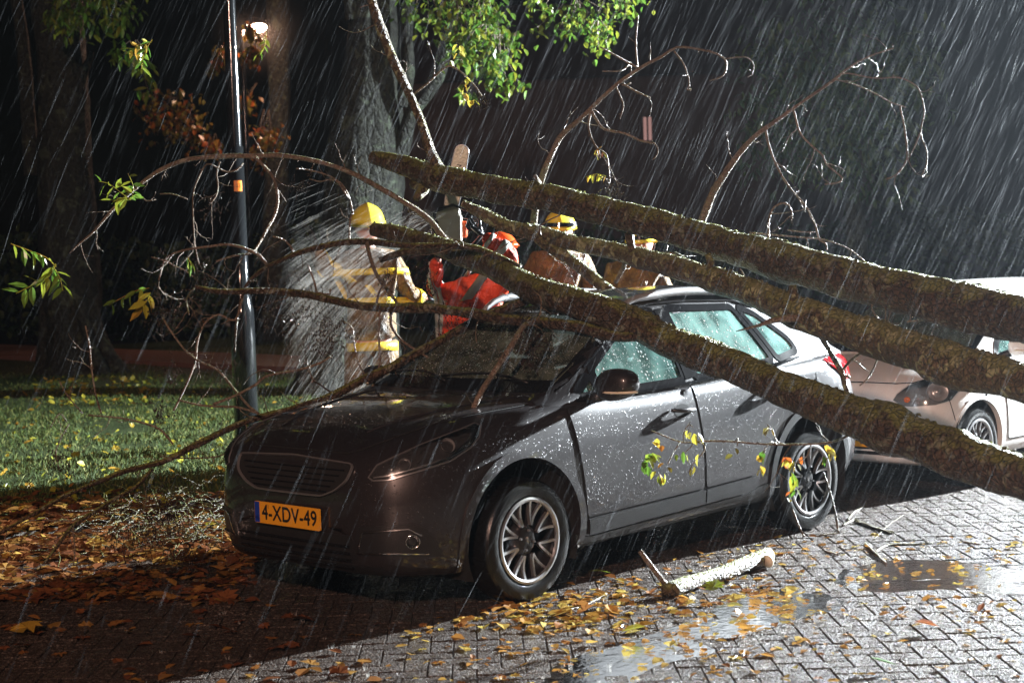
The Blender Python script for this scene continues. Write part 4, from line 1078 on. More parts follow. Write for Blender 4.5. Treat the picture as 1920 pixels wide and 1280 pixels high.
limb('branch', [(1300, 500, 9.8, 4), (1270, 478, 10., 4), (1240, 475, 10.3, 3.5)], TW, t2, 7)
limb('stub', [(1840, 690, 7.9, 20), (1852, 668, 7.9, 9)], B2, t2, 10)
twigs(t2, [
    [(9.1, 9.0, 3.0, 1.8), (1579, 695), (1590, 680), (1612, 663), (1632, 657), (1650, 656)],
    [(9.0, 8.9, 2.0, 1.4), (1646, 657), (1645, 672), (1636, 695), (1625, 712), (1612, 722)],
    [(9.1, 9.1, 3, 2.4), (1583, 705), (1590, 706), (1593, 709)],
    [(10.3, 10.2, 1.6, 1.2), (1015, 440), (1013, 425), (1030, 412), (1050, 403)],
    [(9.4, 9.3, 1.8, 1.2), (1385, 535), (1395, 515), (1388, 505)],
    [(9.4, 9.3, 1.6, 1.), (1395, 530), (1360, 512), (1345, 510)],
    [(8.3, 8.2, 1.6, 1.), (1898, 560), (1915, 575), (1920, 600)],
], TW)
# --- lowest limb
t3 = thing('fallen_tree', 'lowest thick brown trunk lying across the dark car windscreen, side windows and wheel', 'fallen tree', tuple(at(1250, 628, 8.6)))
trunk(t3, [(700, 432, 11.4, 13), (740, 438, 11.3, 16), (790, 450, 11.1, 15), (850, 470, 10.8, 20), (900, 490, 10.5, 22), (960, 520, 10.0, 24), (1000, 540, 9.75, 27), (1060, 562, 9.42, 28), (1130, 585, 9.2, 30), (1200, 612, 9.15, 31), (1250, 637, 9.1, 31), (1330, 668, 8.9, 30), (1400, 698, 8.65, 31), (1500, 740, 8.3, 34), (1600, 780, 8.0, 38), (1700, 815, 7.75, 40), (1800, 852, 7.5, 42), (1930, 895, 7.2, 42), (1985, 915, 7.1, 43)], B, 7, M['wood'], 37)
limb('stub', [(712, 488, 11.2, 5), (735, 480, 11.2, 7), (770, 470, 11.1, 8), (815, 465, 11.0, 9)], B, t3, 10)
limb('branch', [(860, 470, 11.0, 6), (832, 445, 11.1, 6.5), (800, 408, 11.2, 6), (740, 368, 11.2, 5.2), (660, 325, 11.3, 4.8), (590, 302, 11.3, 4.5), (520, 291, 11.4, 4.6), (470, 293, 11.4, 5), (420, 293, 11.5, 5), (350, 300, 11.5, 4.4), (300, 320, 11.5, 4), (250, 355, 11.5, 3.4), (210, 395, 11.5, 3), (180, 430, 11.5, 2.4), (150, 455, 11.5, 1.6), (130, 475, 11.5, 1.2)], TW, t3, 9)
limb('branch', [(975, 500, 10.0, 6), (930, 480, 10.2, 6.5), (880, 463, 10.4, 6.5), (820, 460, 10.5, 6), (760, 460, 10.6, 6), (700, 453, 10.7, 6.5), (640, 455, 10.7, 6), (590, 465, 10.7, 5.5), (540, 482, 10.7, 5), (490, 507, 10.7, 4), (462, 535, 10.7, 3.4), (447, 585, 10.7, 2.8), (443, 620, 10.7, 2.2), (440, 660, 10.7, 1.6)], B, t3, 9)
limb('branch', [(1190, 632, 9.1, 9), (1150, 628, 9.15, 11), (1080, 612, 9.25, 11), (1000, 603, 9.4, 10), (930, 595, 9.5, 10), (860, 583, 9.7, 9), (800, 577, 9.8, 9), (740, 578, 9.9, 9), (690, 575, 10.0, 8), (640, 566, 10.1, 7.5), (560, 550, 10.2, 7), (480, 546, 10.2, 6.5), (410, 546, 10.2, 5.5), (365, 538, 10.2, 3.5)], B, t3, 12, knots=6)
limb('branch', [(1010, 555, 9.8, 10), (960, 572, 9.9, 9), (900, 598, 9.9, 8.5), (850, 625, 9.9, 8), (800, 652, 9.8, 8), (740, 685, 9.7, 8.5), (680, 712, 9.6, 8), (620, 742, 9.5, 8), (560, 763, 9.4, 7), (490, 782, 9.4, 6.5), (430, 803, 9.3, 6), (360, 838, 9.1, 6), (300, 867, 9.0, 5.5), (230, 885, 8.9, 5), (190, 900, 8.8, 4.5), (120, 930, 8.6, 4), (60, 965, 8.5, 3.5), (0, 1000, 8.4, 3), (-40, 1020, 8.3, 2.5)], B, t3, 10, knots=6)
limb('branch', [(285, 880, 8.9, 4), (255, 912, 8.8, 4), (215, 935, 8.7, 4), (170, 962, 8.6, 4.5), (135, 988, 8.5, 4), (105, 1025, 8.4, 3), (82, 1055, 8.3, 2)], B, t3, 8)
limb('branch', [(1012, 604, 9.3, 5), (985, 610, 9.0, 5.5), (955, 655, 8.8, 6), (925, 700, 8.7, 5.5), (897, 745, 8.6, 6), (880, 785, 8.6, 5), (868, 825, 8.6, 4.5), (852, 865, 8.6, 5), (845, 900, 8.6, 5), (828, 925, 8.6, 4)], TW, t3, 9)
twigs(t3, [
    [(11.3, 11.1, 3.6, 2.6), (478, 294), (498, 315), (513, 335), (521, 370), (516, 400), (500, 432), (492, 447)],
    [(11.1, 10.9, 2.6, 2.0), (492, 447), (480, 465), (470, 475), (440, 480), (405, 490)],
    [(11.4, 11.3, 1.8, 1.2), (413, 303), (407, 325), (409, 350), (405, 368), (392, 385)],
    [(11.4, 11.2, 1.8, 1.3), (456, 306), (445, 318), (425, 322), (405, 313), (388, 308), (372, 335), (362, 365), (363, 420), (366, 460), (373, 495)],
    [(11.4, 11.4, 1.5, 1.), (262, 366), (275, 377), (292, 374)],
    [(11.4, 11.4, 1.5, 1.), (300, 364), (325, 364), (352, 374)],
    [(11.3, 11.1, 2.0, 1.4), (662, 402), (655, 372), (640, 345), (612, 328), (575, 318), (556, 316)],
    [(11.2, 11.1, 1.8, 1.2), (655, 372), (628, 338), (600, 340), (580, 335)],
    [(10.6, 10.0, 4.2, 3.0), (688, 455), (694, 480), (704, 510), (722, 538), (740, 562), (746, 572)],
    [(10.0, 9.6, 3.6, 1.4), (742, 575), (732, 590), (736, 615), (755, 640), (790, 662), (830, 688), (862, 712), (878, 732)],
    [(10.2, 9.8, 2.0, 1.2), (860, 618), (884, 638), (910, 655), (932, 675)],
    [(10.2, 9.9, 2.2, 1.4), (1010, 540), (1016, 560), (1008, 585), (998, 600)],
    [(9.9, 9.9, 2.0, 1.2), (998, 604), (1010, 612), (1022, 622), (1024, 632)],
    [(10.8, 10.7, 3.6, 1.6), (500, 495), (485, 478), (455, 464), (425, 458), (395, 462), (355, 468), (325, 476), (308, 490), (298, 525)],
    [(10.7, 10.7, 1.8, 1.2), (308, 488), (325, 498), (348, 508), (370, 525)],
    [(10.7, 10.7, 1.6, 1.2), (310, 490), (296, 485), (284, 482)],
    [(10.8, 10.7, 2.4, 1.6), (552, 480), (545, 462), (530, 448), (512, 443)],
    [(10.2, 10.2, 2.2, 1.6), (594, 548), (588, 525), (578, 497)],
    [(10.2, 10.2, 2.2, 1.6), (594, 548), (608, 552), (618, 552), (619, 542)],
    [(10.2, 10.0, 2.4, 1.8), (705, 573), (712, 545), (722, 530), (706, 520)],
    [(9.9, 9.7, 1.8, 2.4), (712, 580), (710, 640), (712, 680), (703, 715)],
    [(9.7, 9.6, 2.4, 1.4), (703, 715), (695, 735), (712, 745)],
    [(10.0, 9.8, 1.8, 1.4), (640, 600), (660, 615), (663, 640), (672, 680), (684, 702)],
    [(10.1, 9.9, 2.4, 2.0), (455, 560), (440, 600), (410, 590), (385, 605), (370, 640), (365, 680), (345, 730), (325, 770)],
    [(9.9, 9.4, 2.0, 2.6), (305, 595), (325, 628), (348, 658), (375, 678), (410, 695), (440, 730), (465, 760), (486, 776)],
    [(10.2, 9.6, 2.0, 1.6), (365, 540), (350, 560), (355, 590)],
    [(9.4, 9.5, 2.2, 3.0), (620, 668), (600, 680), (560, 693), (500, 705), (480, 720), (440, 742), (400, 758)],
    [(9.4, 9.3, 2.0, 2.6), (335, 750), (380, 760), (440, 762), (485, 775)],
    [(9.1, 9.0, 2.0, 1.6), (325, 832), (300, 805), (260, 790), (215, 782), (165, 778)],
    [(9.0, 8.9, 2.0, 1.6), (190, 775), (180, 740), (172, 690), (168, 650), (160, 610)],
    [(9.2, 9.2, 1.6, 1.2), (175, 692), (170, 672), (172, 650)],
    [(9.0, 8.9, 1.6, 1.2), (155, 775), (130, 745), (112, 715)],
    [(9.0, 8.9, 1.4, 1.2), (130, 795), (115, 820), (104, 850), (112, 880)],
    [(9.0, 8.9, 1.4, 1.2), (125, 790), (112, 775), (95, 800)],
    [(8.7, 8.6, 1.8, 1.2), (170, 960), (145, 975), (60, 975), (40, 985)],
    [(8.5, 8.4, 1.8, 1.2), (137, 988), (140, 1030), (137, 1060)],
    [(9.0, 8.7, 1.6, 1.2), (270, 905), (273, 935), (268, 960)],
    [(9.3, 8.8, 1.6, 1.2), (445, 835), (410, 855), (345, 858), (300, 855)],
    [(8.8, 8.7, 2.2, 1.6), (660, 815), (690, 822), (720, 835), (745, 845), (775, 852), (800, 862), (815, 872)],
    [(8.8, 8.7, 1.6, 1.2), (710, 790), (712, 810), (702, 825)],
    [(8.6, 8.6, 1.6, 1.2), (850, 865), (838, 872), (818, 868)],
    [(8.6, 8.5, 2.0, 1.4), (858, 895), (848, 888), (830, 878), (815, 868)],
    [(9.6, 9.3, 2.0, 1.4), (620, 735), (600, 720), (585, 715)],
    [(11.0, 11.0, 2.0, 1.4), (655, 455), (656, 420), (660, 400)],
    [(9.0, 8.8, 1.4, 1.0), (1002, 545), (1015, 560), (1012, 590), (1000, 604)],
    [(9.2, 8.9, 2.4, 1.6), (950, 660), (935, 690), (900, 740)],
    [(9.9, 9.8, 1.8, 1.2), (905, 480), (935, 468), (955, 455), (985, 445)],
    [(8.2, 8.6, 2.4, 1.4), (1606, 800), (1590, 816), (1560, 828), (1520, 833), (1470, 834), (1420, 831), (1370, 827), (1320, 826), (1280, 829), (1240, 815), (1222, 808)],
    [(8.5, 8.4, 1.3, 1.0), (1275, 829), (1262, 850), (1252, 870)],
    [(8.5, 8.4, 1.3, 1.0), (1282, 828), (1283, 810), (1292, 795), (1300, 800)],
    [(8.5, 8.4, 1.3, 1.0), (1300, 828), (1318, 832), (1320, 845), (1300, 868), (1292, 885)],
    [(8.5, 8.4, 1.3, 1.0), (1378, 828), (1383, 822), (1382, 836)],
    [(8.5, 8.4, 1.3, 1.0), (1460, 833), (1447, 828), (1440, 835), (1428, 850)],
    [(8.5, 8.4, 1.5, 1.1), (1478, 834), (1456, 826), (1450, 808), (1438, 795)],
    [(8.4, 8.4, 1.3, 1.0), (1520, 833), (1512, 855), (1490, 868)],
], TW)
# --- fine side twigs with buds all along the branches
rn = random.Random(314); FT = {}
for par, C, rr in CURVES:
    g = FT.setdefault(par, Geo()); L = sum((C[i+1]-C[i]).length for i in range(len(C)-1)); acc = 0
    for i in range(2, len(C)-1):
        acc += (C[i]-C[i-1]).length
        if acc < rn.uniform(.05, .22): continue
        acc = 0; t = (C[i+1]-C[i]).normalized(); q = Vector((rn.gauss(0, 1), rn.gauss(0, 1), rn.gauss(0, 1))); q = (q-t*q.dot(t)).normalized()
        if rn.random() < .35:                       # a bud or spur
            s_ = rr[i]; g.add(*tube([C[i], C[i]+q*(s_+.006), C[i]+q*(s_+.012)+t*.005], [.0030, .0028, .0012], 5, False)); continue
        dv = (q+t*.7+Vector((0, 0, -.25))).normalized(); ln = rn.uniform(.05, .30)*(1 if rr[i] > .004 else .6); n_ = 7; Q_ = [C[i]+q*rr[i]*.7]; r0_ = min(rr[i]*.6, .0032)
        for k in range(n_):
            dv = (dv+Vector((rn.gauss(0, .20), rn.gauss(0, .20), rn.gauss(.03, .20)))).normalized(); Q_.append(Q_[-1]+dv*ln/n_)
        g.add(*tube(Q_, [r0_*(1-.65*k/n_) for k in range(n_+1)], 5, False))
        for k in range(2, n_):
            if rn.random() < .35:
                e = Q_[k]; d2 = (dv+Vector((rn.gauss(0, .8), rn.gauss(0, .8), rn.gauss(0, .8)))).normalized(); l2 = rn.uniform(.01, .09)
                g.add(*tube([e, e+d2*l2*.5+Vector((0, 0, rn.gauss(0, .008))), e+d2*l2], [.0013, .0012, .0008], 4, False))
for par, g in FT.items(): tag(g.build('fine_twigs', TW, par), kind='stuff')
# --- loose wood on the road
def gpath(P, m, name, parent=None, lift=1.0, seg=8, z=None, **k):
    C3 = []
    for u, v, r in P[:]:
        g0 = ground(u, v, 0); d = (g0-CAM).dot(cf); rr = r*d/FPX
        g1 = ground(u, v+r*.9, 0); C3.append((g1.x, g1.y, rr*lift, rr))
    S = spline(C3, .03); pts = wob([Vector(s[:3]) for s in S], .003, 9, len(P)); pts = [Vector((p.x, p.y, max(.001, p.z))) for p in pts]
    V, F = tube(pts, [max(.001, float(s[3])) for s in S], seg, True, .14, len(P)*3, 14)
    return mk(name, V, F, m, parent, loc=None if parent else tuple(pts[0]))
lg = thing('fallen_branch', 'short thick sawn branch lying on the wet paving beside the dark car', 'branch', tuple(ground(1250, 1110)))
gpath([(1245, 1108, 11), (1262, 1104, 15), (1300, 1092, 14), (1340, 1080, 14), (1380, 1066, 14.5), (1415, 1053, 15), (1440, 1043, 15.5)], B2, 'stem', lg, .95, 18)
V, F = tube([ground(1438, 1052, .042)+Vector((-.004, .0, 0)), ground(1438, 1052, .042)+Vector((-.012, 0, .001))], [.036, .036], 16, True, .08); mk('sawn_end', V, F, M['wood_pale'], lg)
p0 = ground(1256, 1104, .03)
pts = [p0, at(1240, 1085, (p0-CAM).dot(cf)-.02), at(1222, 1062, (p0-CAM).dot(cf)-.03), at(1200, 1032, (p0-CAM).dot(cf)-.02)]
V, F = tube([Vector(s) for s in spline([tuple(p) for p in pts], .03)], [.02]+[.017]*3+[.013]*40, 9, True, .15, 5, 20) if False else tube(pts, [.020, .015, .014, .013], 9, True, .1, 5, 20)
mk('branch', V, F, TW, lg)
LB = [('thin bent twig standing against the rear wheel of the dark car', [[(1486, 955, 1.80), (1498, 985, 2.02), (1512, 1008, 2.30), (1540, 1003, 2.16), (1572, 999, 2.88)], [(1572, 999, 2.16), (1566, 960, 1.73), (1556, 920, 1.44), (1544, 885, 1.15)]], True),
      ('forked dark twig on the paving right of the rear wheel', [[(1622, 1018, 2.30), (1640, 1036, 2.59), (1661, 1056, 2.74)], [(1641, 1035, 2.45), (1665, 1022, 2.02), (1710, 1020, 1.73), (1750, 1018, 1.30)]], False),
      ('tangled mossy twig on the paving in front of the white car', [[(1580, 985, 2.16), (1605, 975, 2.45), (1640, 990, 2.16), (1675, 997, 1.87)], [(1605, 978, 1.87), (1630, 985, 2.30), (1672, 1000, 2.16)], [(1590, 975, 1.73), (1600, 962, 1.73), (1622, 948, 1.44)], [(1640, 1010, 1.15), (1665, 985, 1.01), (1694, 965, 0.86)]], False),
      ('thin curved twig on the road beside the front wheel', [[(975, 1143, 1.87), (1040, 1146, 2.02), (1095, 1135, 1.73), (1138, 1112, 1.44)]], False),
      ('small dark stick on the paving near the right edge', [[(1806, 1015, 1.73), (1836, 1020, 1.87)]], False),
      ('short dark stick on the wet paving behind the sawn branch', [[(1546, 1032, 1.58), (1572, 1040, 2.02)]], False)]
for lab, parts_, up in LB:
    u, v, r = parts_[0][len(parts_[0])//2]
    e = thing('fallen_twig', lab, 'twig', tuple(ground(u, v)), 'broken twigs lying on the paving')
    for i, P in enumerate(parts_):
        if up:
            d0 = (ground(1540, 1004)-CAM).dot(cf)
            pts = [at(u, v, d0-.02) for u, v, r in P]; V, F = tube([Vector(s) for s in spline([tuple(p) for p in pts], .04)], [.006]*60, 6, True, .15, i, 30)
            n_ = len(spline([tuple(p) for p in pts], .04)); V, F = tube([Vector(s) for s in spline([tuple(p) for p in pts], .04)], [.0075-.003*k/n_ for k in range(n_)], 6, True, .15, i, 30)
            mk('twig', V, F, TW, e)
        else: gpath(P, TW, 'twig', e, 1.0, 6)

bp_ = thing('brush_pile', 'tangled dark twigs lying on the wet leaves left of the car bumper', 'twigs', tuple(ground(330, 990)))
rn = random.Random(77); g = Geo()
for i in range(170):
    u, v = rn.gauss(310, 90), rn.gauss(995, 35); p = ground(u, v); p.z = rn.uniform(.02, .16)
    if p.y > -1.05 or p.y < -5: continue
    a = rn.uniform(0, 6.28); Q_ = [p]
    for k in range(6): a += rn.gauss(0, .5); Q_.append(Q_[-1]+Vector((math.cos(a)*.08, math.sin(a)*.08, rn.gauss(0, .03)))); Q_[-1].z = max(.015, Q_[-1].z)
    g.add(*tube(Q_, [.0035-.0004*k for k in range(7)], 5, False))
tag(g.build('twigs', B, bp_), kind='stuff')
# ------------------------------------------------------------------ people
n = N('fire_coat'); g1 = n.noise(7, 5)
n.set(color=n.mix(n.ramp(g1, [(.35, 0.), (.65, 1.)]), (.36, .22, .085), (.14, .085, .04)), rough=.5, normal=n.bump(n.noise(11, 7, .65, dist=1.6), 1.0, .09)); M['coat'] = n.m
M['hiviz_yellow'] = simple('reflective_yellow', (.80, .62, .03), .4, 0, .3, 60)
M['grey_reflex'] = simple('reflective_grey', (.55, .56, .52), .35, .2)
n = N('orange_jacket'); n.set(color=n.mix(n.noise(6, 4), (.88, .075, .012), (.66, .04, .008)), rough=.5, normal=n.bump(n.noise(7, 6, .55, dist=1.5), 1.0, .06)); M['jacket'] = n.m
M['dark_cloth'] = simple('dark_work_trousers', (.012, .013, .02), .7, 0, .5, 40)
M['skin'] = simple('skin', (.52, .24, .17), .45, 0, .1, 80, .1)
M['helmet_yellow'] = simple('yellow_helmet', (.75, .62, .06), .18, 0, coat=1.0)
M['helmet_orange'] = simple('orange_helmet', (.85, .10, .02), .22, 0, coat=1.0)
M['helmet_black'] = simple('black_visor', (.01, .01, .012), .1, 0, coat=1.0)
M['glove'] = simple('black_glove', (.012, .012, .014), .35, 0, .4, 60)
M['hair'] = simple('dark_hair', (.02, .015, .01), .6)
M['saw_white'] = simple('chainsaw_housing', (.55, .53, .45), .35, 0, .2, 40, .15)
M['saw_orange'] = simple('chainsaw_cover', (.6, .08, .02), .35)
M['steel'] = simple('wet_saw_bar', (.22, .23, .19), .4, .5, .3, 60, .3)
def skin(name, J, E_, m, parent, sub=2, root=None):
    """J: {joint: (Vector, rx, ry)}; one continuous surface grown along the edges E_"""
    keys = list(J); me = bpy.data.meshes.new(name+'_rig')
    me.from_pydata([tuple(J[k][0]) for k in keys], [(keys.index(a), keys.index(b)) for a, b in E_], []); me.update()
    o = bpy.data.objects.new(name+'_rig', me); col.objects.link(o)
    md = o.modifiers.new('s', 'SKIN'); md.use_smooth_shade = True; sv = me.skin_vertices[0].data
    for i, k in enumerate(keys):
        sv[i].radius = (J[k][1], J[k][2]); sv[i].use_root = (k == (root or keys[0]))
    ss = o.modifiers.new('u', 'SUBSURF'); ss.levels = sub; ss.render_levels = sub
    dg = bpy.context.evaluated_depsgraph_get(); ev = o.evaluated_get(dg); e = ev.to_mesh()
    V = [v.co.copy() for v in e.vertices]; F = [tuple(p.vertices) for p in e.polygons]
    ev.to_mesh_clear(); bpy.data.objects.remove(o); bpy.data.meshes.remove(me)
    return V, F
def wrinkle(V, amp, f, s=0):
    return [v+Vector((noise.noise(v*f+Vector((s, 0, 0))), noise.noise(v*f+Vector((0, s, 3))), .5*noise.noise(v*f*1.3+Vector((5, 0, s)))))*amp for v in V]
def head_mesh(c, look, size=.115):
    """head with brow, nose, mouth, chin and ears; look = facing direction"""
    f = Vector(look).normalized(); up0 = Vector((0, 0, 1)); r = f.cross(up0).normalized(); up = r.cross(f)
    V = []; F = []; n = 20; m = 28
    for i in range(n+1):
        th = math.pi*i/n
        for k in range(m):
            a = 2*math.pi*k/m; x = math.sin(th)*math.cos(a); y = math.sin(th)*math.sin(a); z = math.cos(th)
            sx, sy, sz = .98, .80, 1.18
            if z < 0: sy *= 1+.28*z*abs(z)*1; sx *= 1+.12*z
            p = Vector((x*sx, y*sy, z*sz))
            if x > 0:
                nose = math.exp(-(y/.13)**2-((z+.12)/.20)**2)*.26
                brow = math.exp(-((z-.18)/.09)**2-(y/.5)**2)*.06
                eye = -sum(math.exp(-((y-s*.30)/.15)**2-((z-.06)/.09)**2) for s in (1, -1))*.10
                lip = math.exp(-(y/.24)**2-((z+.50)/.06)**2)*.06-math.exp(-(y/.24)**2-((z+.56)/.025)**2)*.06
                chin = math.exp(-(y/.3)**2-((z+.9)/.16)**2)*.10
                p.x += nose+brow+eye+lip+chin
            ear = math.exp(-((x+.05)/.13)**2-((z+.05)/.22)**2)*.13; p.y += math.copysign(ear, y) if abs(y) > .3 else 0
            V.append(Vector(c)+(f*p.x+r*p.y+up*p.z)*size)
    for i in range(n):
        for k in range(m):
            k2 = (k+1) % m; F.append((i*m+k, (i+1)*m+k, (i+1)*m+k2, i*m+k2))
    return V, F, f, r, up
def eyes(c, f, r, up, size, parent):
    for s in (1, -1):
        e = Vector(c)+(f*.88+r*s*.30+up*.06)*size
        orb('eye', e, size*.085, M['white_paint'], parent, n=5); 
def helmet(c, f, r, up, size, m, parent, crest=True, visor=True, ears=False, neck=True):
    V = []; F = []; n = 14; mm = 32; c = Vector(c)
    for i in range(n+1):
        th = (math.pi*.53)*i/n
        for k in range(mm):
            a = 2*math.pi*k/mm; x, y, z = math.sin(th)*math.cos(a), math.sin(th)*math.sin(a), math.cos(th)
            R_ = size*1.24*(1+(.10*max(0, i-n+2)/2 if crest else .05*max(0, i-n+2)))
            low = -.35*max(0, -x)*(th/(math.pi*.53))**4 if neck else 0
            p = Vector((x*1.08, y*.93, z*1.02+low))
            if crest and abs(y) < .28 and z > .1: p *= 1+.07*(1-abs(y)/.28)
            V.append(c+(f*p.x+r*p.y+up*p.z)*R_+up*size*.42)
    for i in range(n):
        for k in range(mm):
            k2 = (k+1) % mm; F.append((i*mm+k, (i+1)*mm+k, (i+1)*mm+k2, i*mm+k2))
    h = mk('helmet', V, F, m, parent)
    so = h.modifiers.new('t', 'SOLIDIFY'); so.thickness = size*.07; so.offset = 1
    if visor:
        g = Geo(); W = []
        for k in range(17):
            a = -1.15+2.3*k/16
            for z, q in ((.42, 1.43), (.12, 1.50)):
                W.append(c+(f*math.cos(a)*q*1.04+r*math.sin(a)*q*.94+up*(z+.12*math.cos(a)))*size+up*size*.34)
        mk('visor', W, [(2*k, 2*k+1, 2*k+3, 2*k+2) for k in range(16)], M['helmet_black'], h)
    if ears:
        for s in (1, -1): orb('ear_defender', c+(r*s*1.02-up*.05)*size*1.05, size*.38, M['helmet_orange'], h, .7, .7, 1.1, 10)
    else:
        # side plates and chin strap
        W, Fq = tube([c+(f*.35*math.cos(t)+r*math.cos(t*1.0)*1.0*.95+up*(-1.15*math.sin(t)+.05))*size for t in np.linspace(0, math.pi, 18)], size*.05, 6)
        mk('chin_strap', W, Fq, M['helmet_black'], h)
    return h
def band(name, bv, c, axis, up0, width, m, parent, off=.006, a0=0, a1=2*math.pi, n=36):
    """a reflective band round the garment at height c"""
    ax = Vector(axis).normalized(); x = ax.orthogonal().normalized(); y = ax.cross(x); P = []
    for k in range(n):
        a = a0+(a1-a0)*k/n; d = x*math.cos(a)+y*math.sin(a)
        row = []
        for q in (-.5, 0, .5):
            o = Vector(c)+ax*q*width; h = bv.ray_cast(o+d*.6, -d)
            row.append(h[0]+h[1]*off if h[0] is not None else o+d*.2)
        P.append(row)
    V = [p for row in P for p in row]; F = []
    for k in range(n):
        j = (k+1) % n
        for q in range(2): F.append((k*3+q, j*3+q, j*3+q+1, k*3+q+1))
    b = mk(name, V, F, m, parent); so = b.modifiers.new('t', 'SOLIDIFY'); so.thickness = .006; so.offset = 0; return b
def hand(wrist, dirn, palm_n, side, curl, m, parent, s=1.0, name='glove'):
    """palm and five bent fingers; dirn = wrist to knuckles, palm_n = out of the palm"""
    d = Vector(dirn).normalized(); nn = Vector(palm_n); nn = (nn-d*nn.dot(d)).normalized(); t = d.cross(nn)*side
    V = []; F = []; G_ = Geo(); w = Vector(wrist)
    J = {'w': (w-d*.02, .026*s, .020*s), 'p': (w+d*.05*s, .040*s, .017*s), 'k': (w+d*.09*s, .042*s, .015*s)}
    a, b = skin('p', J, [('w', 'p'), ('p', 'k')], m, parent, 2); G_.add(a, b)
    for i, (off_, ln) in enumerate(((.032, .070), (.011, .080), (-.011, .075), (-.031, .058))):
        base = w+d*.085*s+t*off_*s; p = base-d*.02*s; JJ = {'r': (p, .0095*s, .0095*s), 'b': (base, .0098*s, .0098*s)}; dd = d.copy(); prev = 'b'; e = [('r', 'b')]; q = base
        for j, fr in enumerate((.45, .32, .23)):
            ang = curl*(.7+.25*j); dd = (dd*math.cos(ang)+nn*math.sin(ang)).normalized(); nn2 = nn
            q = q+dd*ln*fr*s; JJ['f%d' % j] = (q, (.009-.001*j)*s, (.009-.001*j)*s); e.append((prev, 'f%d' % j)); prev = 'f%d' % j
        a, b = skin('f', JJ, e, m, parent, 1); G_.add(a, b)
    q0 = w+d*.03*s+t*.035*s; q1 = q0+(t*.8+d*.6+nn*.35).normalized()*.035*s; q2 = q1+(d*.8+nn*.7*curl+t*.1).normalized()*.030*s; q3 = q2+(d*.6+nn*.9*curl-t*.2).normalized()*.024*s
    a, b = skin('t', {'a': (q0-t*.02*s, .013*s, .013*s), 'b': (q0, .012*s, .012*s), 'c': (q1, .011*s, .011*s), 'd': (q2, .010*s, .010*s), 'e': (q3, .008*s, .008*s)}, [('a', 'b'), ('b', 'c'), ('c', 'd'), ('d', 'e')], m, parent, 1); G_.add(a, b)
    o = G_.build(name, m, parent); return o
